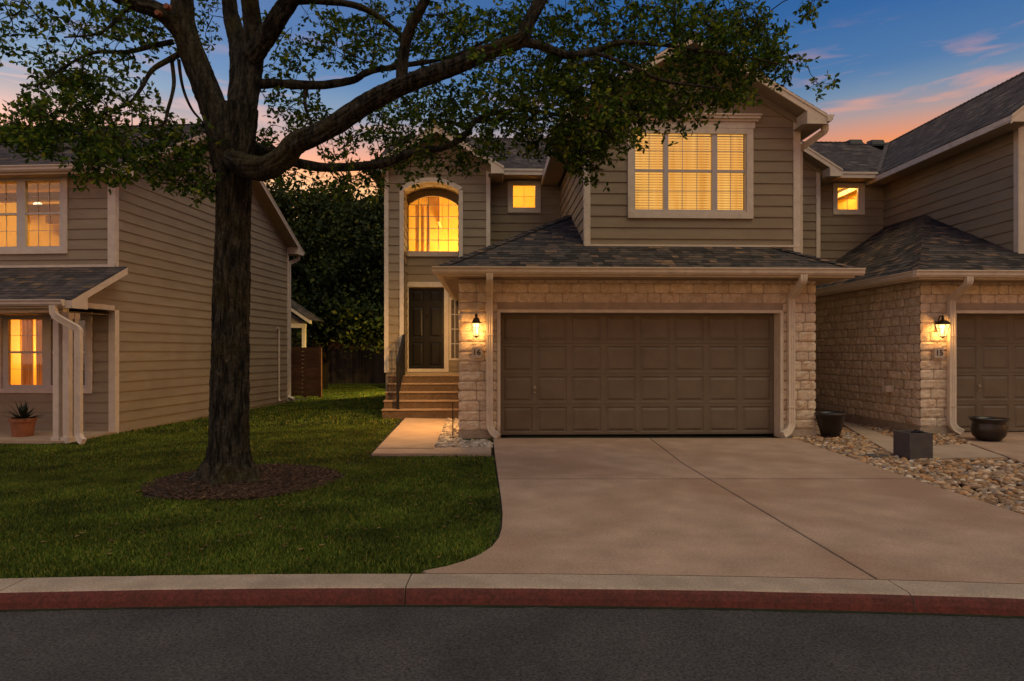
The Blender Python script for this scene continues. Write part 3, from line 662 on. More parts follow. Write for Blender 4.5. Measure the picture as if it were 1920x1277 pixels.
me.polygons.foreach_set('loop_start', (np.arange(len(Fc)) * 3).astype(np.int32)); me.polygons.foreach_set('loop_total', np.full(len(Fc), 3, np.int32)); me.update(calc_edges=True)
me.materials.append(M['grass']); go = bpy.data.objects.new('grass', me); COL.objects.link(go); go['kind'] = 'stuff'; go['label'] = 'short green lawn grass around the big oak'; go['category'] = 'grass'

# rocks
def ico(sub=1):
    import bmesh
    b = bmesh.new(); bmesh.ops.create_icosphere(b, subdivisions=sub, radius=1); v = [tuple(x.co) for x in b.verts]; f = [[x.index for x in y.verts] for y in b.faces]; b.free(); return v, f
def rocks(name, poly, n, size, z, m, seed, label):
    global RNG
    RNG = np.random.default_rng(seed); xs = [p[0] for p in poly]; ys = [p[1] for p in poly]
    x = RNG.uniform(min(xs), max(xs), n); y = RNG.uniform(min(ys), max(ys), n); ok = in_poly(x, y, poly) & (y > 4.6); x, y = x[ok], y[ok]; k = len(x)
    s = size * RNG.uniform(.5, 1.5, k); zz = z + RNG.uniform(0, .028, k)
    S = np.zeros((k, 3, 3)); S[:, 0, 0] = s * RNG.uniform(.8, 1.6, k); S[:, 1, 1] = s * RNG.uniform(.5, .9, k); S[:, 2, 2] = s * RNG.uniform(.4, .75, k)
    az = RNG.uniform(0, 6.28, k); c, sn = np.cos(az), np.sin(az); Rz = np.zeros((k, 3, 3)); Rz[:, 0, 0] = c; Rz[:, 0, 1] = -sn; Rz[:, 1, 0] = sn; Rz[:, 1, 1] = c; Rz[:, 2, 2] = 1
    tl = RNG.uniform(-.5, .5, k); c, sn = np.cos(tl), np.sin(tl); Rx = np.zeros((k, 3, 3)); Rx[:, 0, 0] = 1; Rx[:, 1, 1] = c; Rx[:, 1, 2] = -sn; Rx[:, 2, 1] = sn; Rx[:, 2, 2] = c
    v, f = ico(2); v = np.array(v); 
    for i in range(len(v)): v[i] *= 1 + .22 * noise.noise(Vector(v[i]) * 1.4 + Vector((seed, 0, 0)))
    o = mass(name, v, f, Rz @ Rx @ S, np.stack([x, y, zz], 1), m, kind='stuff', smooth=True); o['label'] = label; o['category'] = 'gravel'; return o
rocks('river_rocks', rock_poly, 23000, .036, -.038, 'rock', 5, 'tan and grey river rocks beside the driveway')
rocks('river_rocks', rock_poly2, 3200, .030, -.03, 'rock', 6, 'narrow strip of tan river rocks along the stone side wall')
rocks('pale_pebbles', peb_poly, 2200, .036, -.03, 'pebble', 8, 'pale pebbles between the front walk and the stone pillar')

# mulch ring
mb = MB(); nr, na = 8, 48; c0 = (TREE[0] + .15, TREE[1] + .1)
for i in range(nr + 1):
    for j in range(na):
        a = 6.2832 * j / na; r = (1.02 + .12 * math.sin(5 * a)) * i / nr; x, y = c0[0] + r * math.cos(a), c0[1] + r * math.sin(a)
        mb.v.append((x, y, float(zg(x, y)) + .012 + .05 * (1 - i / nr) + .012 * noise.noise(Vector((x * 6, y * 6, 0)))))
for i in range(nr):
    for j in range(na): q = i * na + j; q2 = i * na + (j + 1) % na; mb.f.append((q, q2, q2 + na, q + na))
single('mulch_bed', mb, 'mulch', W0, (c0[0], c0[1], 0), kind='structure', smooth=True)
RNG = np.random.default_rng(21); n = 6500; a = RNG.uniform(0, 6.28, n); r = np.sqrt(RNG.uniform(0, 1, n)) * 1.05
x = c0[0] + r * np.cos(a); y = c0[1] + r * np.sin(a); S = np.zeros((n, 3, 3)); S[:, 0, 0] = RNG.uniform(.015, .055, n); S[:, 1, 1] = RNG.uniform(.004, .012, n); S[:, 2, 2] = .004
az = RNG.uniform(0, 6.28, n); c, sn = np.cos(az), np.sin(az); Rz = np.zeros((n, 3, 3)); Rz[:, 0, 0] = c; Rz[:, 0, 1] = -sn; Rz[:, 1, 0] = sn; Rz[:, 1, 1] = c; Rz[:, 2, 2] = 1
tl = RNG.uniform(-.4, .4, n); Ry = np.zeros((n, 3, 3)); Ry[:, 0, 0] = np.cos(tl); Ry[:, 0, 2] = np.sin(tl); Ry[:, 2, 0] = -np.sin(tl); Ry[:, 2, 2] = np.cos(tl); Ry[:, 1, 1] = 1
bx = [(-1, -1, -1), (1, -1, -1), (1, 1, -1), (-1, 1, -1), (-1, -1, 1), (1, -1, 1), (1, 1, 1), (-1, 1, 1)]; bf = [(0, 3, 2, 1), (4, 5, 6, 7), (0, 1, 5, 4), (1, 2, 6, 5), (2, 3, 7, 6), (3, 0, 4, 7)]
o = mass('mulch_chips', bx, bf, Rz @ Ry @ S, np.stack([x, y, zg(x, y) + .03 + .05 * (1 - r)], 1), 'chip', kind='stuff'); o['label'] = 'brown bark mulch round the oak trunk'; o['category'] = 'mulch'

# ================================================================== attached townhouses
def downspout_part(T, pts, ref, strap=None):
    mb = MB(); downspout(mb, pts, ref)
    for (x, y, z) in (strap or []): mb.box(x - .064, x + .064, y - .046, y + .046, z, z + .025)
    T.part('downspout', mb, 'trim')

def townhouse(P, label):
    fr = FM; T = Thing('townhouse', label, 'house', fr, (P['g0'], P['gV'], 0)); t = P
    g0, g1, gV, eV, e0, e1, ze, fp, sp = t['g0'], t['g1'], t['gV'], t['eV'], t['e0'], t['e1'], t['ze'], t['fp'], t['sp']
    b0, b1, bV, rV, t0, t1, tV = t['b0'], t['b1'], t['bV'], t['rV'], t['t0'], t['t1'], t['tV']
    rnd = random.Random(t['seed'])
    # ---- stone garage walls with real blocks
    d0, d1, dz = t['d0'], t['d1'], t['dz']            # casing outer
    core = MB(); top = ze - .13
    panel_holes(core, g0 + .02, g1 - .02, -.3, top, [(d0 + .02, d1 - .02, -.5, dz - .02)], gV + .006, gV + .28)
    core.box(g0 + .02, g0 + .28, gV + .28, rV, -.3, top); core.box(g1 - .28, g1 - .02, gV + .28, rV, -.3, top)
    T.part('garage_wall', core, 'mortar')
    st = MB(); stone_rows(st, lambda a, b, c: (a, gV - c, b), g0, g1, .125, top, rnd, holes=[(d0, d1, -1, dz)])
    if t['side_stone']:
        r2 = random.Random(t['seed'] + 5); stone_rows(st, lambda a, b, c: (g0 + .012 - c, a, b), gV + .012, rV - .02, .125, top, r2)
        stone_rows(st, lambda a, b, c: (g0 + .012 - c, a, b), gV - .012, gV + .012, .125, top, r2) if 0 else None
    else:
        r2 = random.Random(t['seed'] + 5); stone_rows(st, lambda a, b, c: (g0 + .012 - c, a, b), gV + .012, gV + 3.4, .125, top, r2, wr=(.3, .5))
    # right flank
    stone_rows(st, lambda a, b, c: (g1 - .012 + c, a, b), gV + .012, gV + 4.3, .125, top, r2, wr=(.3, .5))
    T.part('stone_veneer', st, 'stone')
    pl = MB(); pl.box(g0 - .004, d0 - .012, gV - .018, gV + .25, -.3, .118); pl.cut(); pl.box(d1 + .012, g1 + .004, gV - .018, gV + .25, -.3, .118); pl.cut()
    pl.box(g0 - .004, g0 + .2, gV + .25, rV, -.3, .118); pl.cut(); pl.box(g1 - .2, g1 + .004, gV + .25, rV, -.3, .118); pl.cut()
    T.part('plinth', pl, 'plinth')
    # ---- garage door
    cas = MB(); cw = .05
    cas.box(d0, d0 + cw, gV - .03, gV + .27, -.02, dz - cw); cas.box(d1 - cw, d1, gV - .03, gV + .27, -.02, dz - cw); cas.box(d0, d1, gV - .03, gV + .27, dz - cw, dz)
    cas.box(d0 - .012, d0 + .0, gV - .018, gV, 0, dz + .012); cas.box(d1, d1 + .012, gV - .018, gV, 0, dz + .012)
    T.part('garage_frame', cas, 'trim')
    gd = MB(); dV = gV + .24; raised_grid(gd, d0 + cw, d1 - cw, .012, dz - cw, dV, 8, 4, .045, .045)
    gdo = T.part('garage_door', gd, 'garage_door')
    hx = d0 + cw + (d1 - d0 - 2 * cw) / 8; hz = .012 + (dz - cw) * .385
    hm = MB(); hm.box(hx - .022, hx + .022, dV - .014, dV, hz - .02, hz + .03); hm.tube([(hx, dV - .01, hz + .005), (hx, dV - .045, hz + .005)], .011, 8); hm.tube([(hx - .03, dV - .05, hz - .008), (hx, dV - .05, hz + .012), (hx + .03, dV - .05, hz - .008)], .006, 6)
    hm.cut(); hm.tube([(hx, dV - .004, hz - .08), (hx, dV - .016, hz - .08)], .016, 10)
    T.part('handle', hm, 'steel', gdo)
    wb = MB(); wb.box(d0 + cw, d1 - cw, dV - .012, dV + .02, 0.0, .014); T.part('weather_strip', wb, 'metal_dark', gdo)
    # ---- garage roof
    bz = ze + fp * (bV - eV)                    # where the roof meets the bay front
    rx = (bz - ze) / sp                          # plan inset of hip at the bay wall
    ax = b0 - e0; az_ = ze + sp * ax; aV = eV + (az_ - ze) / fp
    rb = MB()
    roof(rb, [(e0, eV, ze), (b0, eV, ze), (b0, aV, az_)])
    roof(rb, [(b0, eV, ze), (e1, eV, ze), (e1 - rx, bV, bz), (b0, bV, bz)])
    roof(rb, [(e0, rV, ze), (e0, eV, ze), (b0, aV, az_), (b0, rV, az_)])
    roof(rb, [(e1, eV, ze), (e1, rV, ze), (e1 - rx, rV, bz), (e1 - rx, bV, bz)])
    ro = T.part('garage_roof', rb, 'shingle')
    cp = MB(); f_dn = Vector((0, -1, -fp)); l_dn = Vector((-1, 0, -sp)); r_dn = Vector((1, 0, -sp)); hip = (Vector((b0, aV, az_)) - Vector((e0, eV, ze))).normalized()
    perp = lambda v, h: (v - h * v.dot(h))
    caps(cp, (e0, eV, ze), (b0, aV, az_), perp(l_dn, hip), perp(f_dn, hip), w=.13)
    hip2 = (Vector((e1 - rx, bV, bz)) - Vector((e1, eV, ze))).normalized()
    cp.cut(); caps(cp, (e1, eV, ze), (e1 - rx, bV, bz), perp(f_dn, hip2), perp(r_dn, hip2), w=.13)
    T.part('hip_cap', cp, 'shingle', ro)
    fl = MB(); fl.box(b0 - .01, b1, bV - .035, bV - .005, bz - .005, bz + .03); T.part('flashing', fl, 'trim', ro)
    # ---- eaves: soffit, fascia, gutters
    so_ = MB(); sz = ze - .135
    so_.box(e0 + .02, e1 - .02, eV + .03, gV + .02, sz - .012, sz); so_.box(e0 + .02, g0 + .03, gV + .02, rV, sz - .012, sz); so_.box(g1 - .03, e1 - .02, gV + .02, rV, sz - .012, sz)
    so_.box(g0 - .002, g1 + .002, gV - .03, gV - .006 + .012, top - .035, sz - .012)
    T.part('soffit', so_, 'soffit')
    fa = MB(); fa.box(e0, e1, eV, eV + .03, sz - .02, ze - .008); fa.box(e0, e0 + .03, eV + .03, rV, sz - .02, ze - .008); fa.box(e1 - .03, e1, eV + .03, rV, sz - .02, ze - .008)
    T.part('fascia', fa, 'trim')
    gt = MB(); gz = ze - .125; gutter(gt, (e0 - .12, eV, gz), (e1 + .12, eV, gz), (0, -1, 0)); T.part('gutter', gt, 'trim')
    gt = MB(); gutter(gt, (e0, eV - .0, gz - .001), (e0, rV - .05, gz - .001), (-1, 0, 0)); T.part('gutter', gt, 'trim')
    # downspouts
    wy = gV - .065
    for (x_top, x_low, x_end) in t['spouts']:
        pts = [(x_top, eV - .055, gz + .01), (x_top, eV - .055, gz - .09), (x_top + (x_low - x_top) * .12, wy - .08, gz - .22)]
        if abs(x_low - x_top) > .05: pts += [(x_low, wy, gz - .42)]
        else: pts = [(x_top, eV - .055, gz + .01), (x_top, eV - .055, gz - .10), (x_low, wy, gz - .34)]
        sgn = 1 if x_end > x_low else -1
        pts += [(x_low, wy, .20), (x_low + sgn * .05, wy - .02, .10), (x_end, wy - .10, .035)]
        downspout_part(T, pts, (0, 1, 0), [(x_low, wy, 1.75), (x_low, wy, .5)])
    # ---- upper bay
    pu, pz, bp, be0, be1, rk = t['pu'], t['pz'], t['bp'], t['be0'], t['be1'], t['rk']     # ridge, pitch, eaves, rake plane
    zr = lambda u: pz - bp * abs(u - pu)
    sd = MB(); wins = t['bay_open']
    siding_front(sd, bV, [(b0, bz - .05), (b1, bz - .35), (b1, zr(b1) - .06), (pu, pz - .06), (b0, zr(b0) - .06)], wins, b0=t['ph'])
    zL = lambda v: min(az_, ze + fp * (v - eV))
    siding_side(sd, b0, [(bV, bz - .06), (aV, az_ - .06), (rV, az_ - .06), (rV, zr(b0) - .05), (bV, zr(b0) - .05)], -1, b0=t['ph'])
    siding_side(sd, b1, [(bV, 2.9), (rV, 2.9), (rV, zr(b1) - .05), (bV, zr(b1) - .05)], 1, b0=t['ph'])
    # recess wall
    siding_front(sd, rV, [(t1, 2.7), (b0, 2.7), (b0, t['rz'] + .1), (t1, t['rz'] + .1)], t['rec_open'], b0=t['ph'] + .05)
    # tower front
    tp = t['tp']; tu = (t0 + t1) / 2; tz = t['tz']; zt = lambda u: tz - tp * abs(u - tu)
    if t['arch']:
        A = t['arch']; h0, h1 = A['i0'], A['i1']; zs, zp = A['spring'], A['peak']; base = .985
        siding_front(sd, tV, [(t0, base), (h0, base), (h0, zt(h0) - .05), (t0, zt(t0) - .05)], b0=t['ph'] + .02)
        siding_front(sd, tV, [(h1, base), (t1, base), (t1, zt(t1) - .05), (h1, zt(h1) - .05)], b0=t['ph'] + .02)
        n = 16; hc = (h0 + h1) / 2; hw = (h1 - h0) / 2
        rise = zp - zs; Rr = (hw * hw + rise * rise) / (2 * rise); arc = lambda u: zp - Rr + math.sqrt(max(0, Rr * Rr - (u - hc) ** 2))
        us = [h0 + (h1 - h0) * i / n for i in range(n + 1)]
        for a, b in zip(us[:-1], us[1:]):
            poly = [(a, arc(a)), (b, arc(b))] + [(b, zt(b) - .05)] + ([(tu, tz - .05)] if a < tu < b else []) + [(a, zt(a) - .05)]
            siding_front(sd, tV, poly, b0=t['ph'] + .02)
    else:
        siding_front(sd, tV, [(t0, 0), (t1, 0), (t1, zt(t1) - .05), (tu, tz - .05), (t0, zt(t0) - .05)], b0=t['ph'] + .02)
    # body sides and back
    back = tV + 8
    if t['end_wall']: siding_side(sd, t0, [(tV, .985), (back, .985), (back, t['rz']), ((tV + back) / 2, t['mz'] - .1), (tV, t['rz'])], -1, b0=t['ph'])
    siding_side(sd, t1, [(tV, 2.2), (rV, 2.2), (rV, 5.7), (tV, 5.7)], 1, b0=t['ph'])
    T.part('siding', sd, 'siding')
    bw = MB(); bw.box(t0 + .03, b1 + 2.1, back - .1, back, -.2, t['rz']); bw.box(t0 + .005, t1, tV + .012, back, -.2, .98) if t['end_wall'] else None
    T.part('rear_wall', bw, 'siding')
    # corner boards
    cb = MB(); w = t['cbw']
    cb.box(b1 - w, b1 + .028, bV - .03, bV + .001, bz - .4, zr(b1) - .11); cb.box(b1 + .004, b1 + .028, bV + .001, bV + .09, bz - .4, zr(b1) - .11); cb.cut()
    cb.box(b0 - .028, b0 + w * .8, bV - .03, bV + .001, bz + .0, zr(b0) - .11); cb.box(b0 - .028, b0 - .004, bV + .001, bV + .09, bz + .03, zr(b0) - .11); cb.cut()
    cb.box(t1 - w * .72, t1 + .022, tV - .03, tV + .001, .985, zt(t1) - .12); cb.box(t1 + .004, t1 + .022, tV + .001, tV + .09, .985, zt(t1) - .12); cb.cut()
    cb.box(t0 - .022, t0 + w * .72, tV - .03, tV + .001, .985, zt(t0) - .12); cb.box(t0 - .022, t0 - .004, tV + .001, tV + .09, .985, zt(t0) - .12); cb.cut()
    T.part('corner_board', cb, 'trim')
    # frieze boards under rakes
    def gable(u0, u1, um, zm, p, vr, vw, vb, left_end=True, right_end=True, box=.36, gutr=None):
        """gable roof: eave tips u0,u1; ridge um,zm; pitch p; rake plane vr; wall plane vw; runs back to vb"""
        Z = lambda u: zm - p * abs(u - um)
        r = MB(); roof(r, [(u0, vb, Z(u0)), (u0, vr, Z(u0)), (um, vr, zm), (um, vb, zm)]); roof(r, [(u1, vr, Z(u1)), (u1, vb, Z(u1)), (um, vb, zm), (um, vr, zm)])
        ro2 = T.part('roof', r, 'shingle_up')
        c = MB(); caps(c, (um, vr, zm), (um, vb, zm), (-1, 0, -p), (1, 0, -p)); T.part('ridge_caps', c, 'shingle_up', ro2)
        f = MB(); th = .165
        for (a, b) in ((u0, um), (um, u1)):
            f.prism([(a, vr, Z(a) - .012), (b, vr, Z(b) - .012), (b, vr, Z(b) - th), (a, vr, Z(a) - th)], (0, .03, 0))
            f.prism([(a, vr - .014, Z(a) - .010), (b, vr - .014, Z(b) - .010), (b, vr - .014, Z(b) - .055), (a, vr - .014, Z(a) - .055)], (0, .0135, 0))
        zb = Z(u1) - th
        for (tip, s) in ((u1, 1), (u0, -1)):
            cut = tip - s * box
            f.prism([(tip, vr - .002, zb - .012), (cut, vr - .002, zb - .012), (cut, vr - .002, Z(cut) - th + .004), (tip, vr - .002, zb + .004)], (0, .032, 0))
            f.box(cut - .003, cut + .012, vr + .031, vw, zb - .012, Z(cut) - th + .02)      # return side
            f.box(min(tip, tip - s * .03), max(tip, tip - s * .03), vr + .031, vb, zb - .012, Z(tip) - .012); f.cut()    # eave fascia
        T.part('rake_board', f, 'trim')
        s_ = MB()
        for (a, b) in ((u0, um), (um, u1)): s_.prism([(a, vr + .03, Z(a) - .10), (b, vr + .03, Z(b) - .10), (b, vr + .03, Z(b) - .112), (a, vr + .03, Z(a) - .112)], (0, vw - vr - .03, 0))
        for (tip, s) in ((u1, 1), (u0, -1)): s_.box(min(tip - s * .03, tip - s * (box + .06)), max(tip - s * .03, tip - s * (box + .06)), vr + .032, vb, zb - .010, zb + .003); s_.cut()
        T.part('soffit', s_, 'soffit')
        fz = MB()
        for (a, b) in ((u0 + box, um), (um, u1 - box)): fz.prism([(a, vw - .032, Z(a) - .11), (b, vw - .032, Z(b) - .11), (b, vw - .032, Z(b) - .26), (a, vw - .032, Z(a) - .26)], (0, .03, 0)); fz.cut()
        T.part('frieze', fz, 'siding')
        return zb
    zb = gable(be0, be1, pu, pz, bp, rk, bV, t['bback'])
    gt = MB(); gutter(gt, (be1, rk - .02, zb + .03), (be1, rV - .6, zb + .03), (1, 0, 0)); T.part('gutter', gt, 'trim')
    dsx = b1 + .085
    downspout_part(T, [(be1 + .06, rk + .2, zb + .04), (be1 + .06, rk + .2, zb - .08), (dsx, rk + .62, zb - .30), (dsx, rk + .62, bz - .1)], (0, 1, 0))
    tR = t['tip']; zb2 = gable(2 * tu - tR, tR, tu, tz, tp, t['trk'], tV, t['tback'], box=.30)
    # main roof
    mr = MB(); mv = (tV + back) / 2; rz = t['rz']; mz = t['mz']; mv2 = t['mv']; u0m = t['m0']; u1m = t['m1']
    roof(mr, [(u0m, rV - .45, rz), (u1m, rV - .45, rz), (u1m, mv2, mz), (u0m, mv2, mz)]); roof(mr, [(u1m, 2 * mv2 - rV + .45, rz), (u0m, 2 * mv2 - rV + .45, rz), (u0m, mv2, mz), (u1m, mv2, mz)])
    mro = T.part('roof', mr, 'shingle_up'); c = MB(); caps(c, (u0m, mv2, mz), (u1m, mv2, mz), (0, -1, -.5), (0, 1, -.5)); T.part('ridge_caps', c, 'shingle_up', mro)
    f = MB(); f.box(t1 - .1, be0 + .05, rV - .48, rV - .45, rz - .15, rz - .01); f.box(t1 - .1, be0 + .05, rV - .50, rV - .4801, rz - .055, rz - .008)
    T.part('fascia', f, 'trim')
    s_ = MB(); s_.box(t1, b0, rV - .45, rV, rz - .15, rz - .14); T.part('soffit', s_, 'soffit')
    for (vu) in t['vents']:
        v_ = MB(); vz = mz - .10; v_.prism([(vu - .2, mv2 - .28, vz - .05), (vu + .2, mv2 - .28, vz - .05), (vu + .17, mv2 - .20, vz + .13), (vu - .17, mv2 - .20, vz + .13)], (0, .3, .03))
        v_.box(vu - .28, vu + .28, mv2 - .36, mv2 + .02, vz - .09, vz - .04)
        T.part('roof_vent', v_, 'vent', mro)
    return T

# unit 16 ---------------------------------------------------------------
A = FM.u
g0, g1, gV = A(860, 11.75), A(1530, 11.75), 11.75
t0, t1, tV = A(722.5, 16.2), A(917.5, 16.2), 16.2
b0, b1, bV = A(1098, 12.5), A(1497, 12.5), 12.5
rV = 16.8
gx = {}
def bay_geo():
    V = bV; z = lambda py, px=1290: FM.z(px, py, V); u = lambda px: A(px, V)
    cas = (u(1176.6), u(1411), z(410), z(239))
    un = [(u(1190.6), u(1244), z(393.6), z(247.7), 2, 2, z(320.5)), (u(1252.7), u(1334.8), z(393.6), z(247.7), 3, 2, z(320.5)), (u(1344.4), u(1397), z(393.6), z(247.7), 2, 2, z(320.5))]
    return cas, un, (u(1163), u(1424)), (z(228.8), z(216.5))
bcas, bun, bcr, bcz = bay_geo()
zz = lambda py, px, V: FM.z(px, py, V)
rc = (A(951.8, rV), A(1013.6, rV), zz(399.4, 983, rV), zz(340, 983, rV)); ru = (A(962, rV), A(1003.3, rV), zz(389.3, 983, rV), zz(347.6, 983, rV), 2, 2, None)
inner = lambda c, w: (c[0] + w * .7, c[1] - w * .7, c[2] + w * .7, c[3] - w * .7)
AR = dict(i0=A(757.3, tV), i1=A(860.2, tV), o0=A(750, tV), o1=A(868, tV), spring=zz(357, 810, tV), peak=zz(341.5, 810, tV))
P16 = dict(g0=g0, g1=g1, gV=gV, eV=11.3, e0=-.80, e1=6.18, ze=2.877, fp=.45, sp=.60, b0=b0, b1=b1, bV=bV, rV=rV, t0=t0, t1=t1, tV=tV, seed=3,
           d0=A(932.8, gV), d1=A(1467.3, gV), dz=zz(581, 1200, gV), side_stone=False,
           spouts=[(A(918, 11.6), A(918, 11.6), A(935, 11.6)), (A(1503, 11.3), A(1485, 11.65), A(1467, 11.6))],
           pu=3.68, pz=7.17, bp=.595, be0=1.30, be1=6.08, rk=12.05, bay_open=[inner(bcas, .05)], ph=.02, rec_open=[inner(rc, .05)], rz=5.86, mz=7.66, mv=19.8,
           tp=.6, tz=6.72, tip=A(945, 15.8), trk=15.8, tback=18.3, arch=AR, end_wall=True, cbw=.105, bback=17.6, m0=-2.75, m1=6.5, vents=[])
T16 = townhouse(P16, 'tan two storey townhouse numbered 16 with stone garage and wide lit bay window')

# big bay window with blinds
wo, io = window(T16, bV, bcas, .12, bun)
cm = MB(); cm.box(bcas[0] + .05, bcas[1] + .03, bV - .05, bV - .002, bcz[0] - .12, bcz[0]); 
cm.box(bcr[0] + .05, bcr[1] - .04, bV - .075, bV - .002, bcz[0], bcz[0] + .045); cm.box(bcr[0] + .02, bcr[1] - .02, bV - .115, bV - .002, bcz[0] + .045, bcz[1] - .025); cm.box(bcr[0], bcr[1], bV - .14, bV - .002, bcz[1] - .025, bcz[1])
T16.part('crown_head', cm, 'trim', wo)
bl = MB(); z = bcas[2] + .13
for u_ in bun:
    z = u_[2] + .01
    while z < u_[3]:
        bl.face([(u_[0] - .01, bV + .10, z), (u_[1] + .01, bV + .10, z), (u_[1] + .01, bV + .125, z + .036), (u_[0] - .01, bV + .125, z + .036)]); z += .048
# slats and back panel glow by uneven emission, in place of room light
def lit_mat(name, c1, c2, s1, s2, vstretch):
    m = bpy.data.materials.new(name); m.use_nodes = True; t = m.node_tree; t.nodes.clear()
    tcn = t.nodes.new('ShaderNodeTexCoord'); mpn = t.nodes.new('ShaderNodeMapping'); mpn.inputs['Scale'].default_value = vstretch; t.links.new(tcn.outputs['Object'], mpn.inputs[0])
    n = t.nodes.new('ShaderNodeTexNoise'); n.inputs['Scale'].default_value = 2.2; n.inputs['Detail'].default_value = 4; t.links.new(mpn.outputs[0], n.inputs['Vector'])
    mr = t.nodes.new('ShaderNodeMapRange'); mr.inputs[1].default_value = .32; mr.inputs[2].default_value = .68; t.links.new(n.outputs['Fac'], mr.inputs[0])
    mx = t.nodes.new('ShaderNodeMix'); mx.data_type = 'RGBA'; t.links.new(mr.outputs[0], mx.inputs['Factor']); mx.inputs[6].default_value = (*[c * s1 for c in c1], 1); mx.inputs[7].default_value = (*[c * s2 for c in c2], 1)
    e = t.nodes.new('ShaderNodeEmission'); t.links.new(mx.outputs[2], e.inputs[0]); o = t.nodes.new('ShaderNodeOutputMaterial'); t.links.new(e.outputs[0], o.inputs[0]); return m
M['blind'] = lit_mat('glowing_blind_slat', (1, .43, .07), (1, .55, .14), .80, 1.0, (3.2, 1, .25))
M['blind_gap'] = lit_mat('glow_panel_behind_blind', (.9, .34, .05), (1, .45, .09), .40, .7, (5, 1, .25))
T16.part('blind', bl, 'blind', wo)
bb = MB(); bb.face([(io[0], bV + .16, io[2]), (io[1], bV + .16, io[2]), (io[1], bV + .16, io[3]), (io[0], bV + .16, io[3])]); T16.part('curtain', bb, 'blind_gap', wo)  # flat emitting panel stands in for the lit room behind the slats
# small square window in the recess
wo, io = window(T16, rV, rc, .11, [ru]); room(T16, wo, rc[0] - .2, rc[1] + .2, rc[2] - .6, rc[3] + .4, rV + .07, rV + 2.0, inner(rc, .08), 55, lamp=((rc[0] + rc[1]) / 2, rV + .9, rc[3] + .2))
# entry alcove -------------------------------------------------------------
dV = 16.88; i0, i1 = AR['i0'], AR['i1']; hc = (i0 + i1) / 2
tr = MB()
def arcf(zs, zp, c, hw):
    r = zp - zs; R = (hw * hw + r * r) / (2 * r); return lambda u: zp - R + math.sqrt(max(0, R * R - (u - c) ** 2))
fi = arcf(AR['spring'], AR['peak'], hc, (i1 - i0) / 2); oz = .092
n = 18; us = [i0 + (i1 - i0) * i / n for i in range(n + 1)]; wout = AR['o1'] - AR['i1']
fo = arcf(AR['spring'] + .06, AR['peak'] + .10, hc, (i1 - i0) / 2 + wout)
for a, b in zip(us[:-1], us[1:]):
    s = 1 + 2 * wout / (i1 - i0); A2, B2 = hc + (a - hc) * s, hc + (b - hc) * s
    tr.prism([(a, tV - .035, fi(a)), (b, tV - .035, fi(b)), (B2, tV - .035, fo(B2)), (A2, tV - .035, fo(A2))], (0, .034, 0))
tr.box(i0 - wout, i0, tV - .035, tV - .001, .985, AR['spring'] + .0); tr.box(i1, i1 + wout, tV - .035, tV - .001, 2.0, AR['spring'] + .0)
T16.part('arch_trim', tr, 'trim')
al = MB()
for a, b in zip(us[:-1], us[1:]): al.face([(a, tV, fi(a)), (b, tV, fi(b)), (b, dV, fi(b)), (a, dV, fi(a))])
T16.part('alcove_ceiling', al, 'soffit')
sd = MB(); siding_side(sd, i0, [(tV, .985), (dV, .985), (dV, AR['spring']), (tV, AR['spring'])], 1, b0=.04)
siding_side(sd, i1, [(tV, 2.8), (dV, 2.8), (dV, AR['spring']), (tV, AR['spring'])], -1, b0=.04)
U = lambda px: A(px, dV); Zd = lambda py: zz(py, 800, dV)
aw = (U(766), U(859.3), Zd(471.5), Zd(367.5)); dr = (U(766.2), U(832.8), Zd(693), Zd(540.3)); sl = (U(846), U(872), Zd(672), Zd(562))
holes = [(aw[0], aw[1], aw[2], aw[3]), (dr[0] - .01, dr[1] + .01, .9, dr[3] + .01), (sl[0], sl[1], sl[2], sl[3])]
wl = i0; wr = g0 + .02
siding_front(sd, dV, [(wl, .985), (i1 + .02, .985), (i1 + .02, AR['peak'] + .1), (wl, AR['peak'] + .1)], holes, b0=.06)
siding_front(sd, dV, [(i1 + .02, .985), (g0 + .6, .985), (g0 + .6, 2.8), (i1 + .02, 2.8)], holes, b0=.06)
T16.part('alcove_wall', sd, 'siding')
# arched window
fa_ = arcf(Zd(385), Zd(367.8), (aw[0] + aw[1]) / 2, (aw[1] - aw[0]) / 2); fr_ = MB(); us = [aw[0] + (aw[1] - aw[0]) * i / 18 for i in range(19)]
for a, b in zip(us[:-1], us[1:]):
    fr_.prism([(a, dV - .02, fa_(a)), (b, dV - .02, fa_(b)), (b, dV - .02, aw[3] + .02), (a, dV - .02, aw[3] + .02)], (0, .05, 0))
ff = MB(); q = .055
for a, b in zip(us[:-1], us[1:]): ff.prism([(a, dV - .035, fa_(a)), (b, dV - .035, fa_(b)), (b, dV - .035, fa_(b) + q), (a, dV - .035, fa_(a) + q)], (0, .014, 0))
wo = T16.part('arched_window', ff, 'siding'); T16.part('spandrel', fr_, 'siding', wo)
sm = MB(); 
for i in range(1, 5): x = aw[0] + (aw[1] - aw[0]) * i / 5; sm.box(x - .008, x + .008, dV + .004, dV + .014, aw[2], fa_(x))
for py in (384.3, 406, 428, 450): z = Zd(py); sm.box(aw[0], aw[1], dV + .0045, dV + .0135, z - .008, z + .008)
T16.part('muntins', sm, 'sash', wo)
gl = MB(); gl.face([(aw[0], dV + .02, aw[2]), (aw[1], dV + .02, aw[2]), (aw[1], dV + .02, aw[3]), (aw[0], dV + .02, aw[3])]); T16.part('pane', gl, 'glass', wo)
sm = MB(); sm.box(wl + .003, i1 - .003, dV - .05, dV - .001, Zd(481), aw[2]); T16.part('window_sill', sm, 'trim', wo)
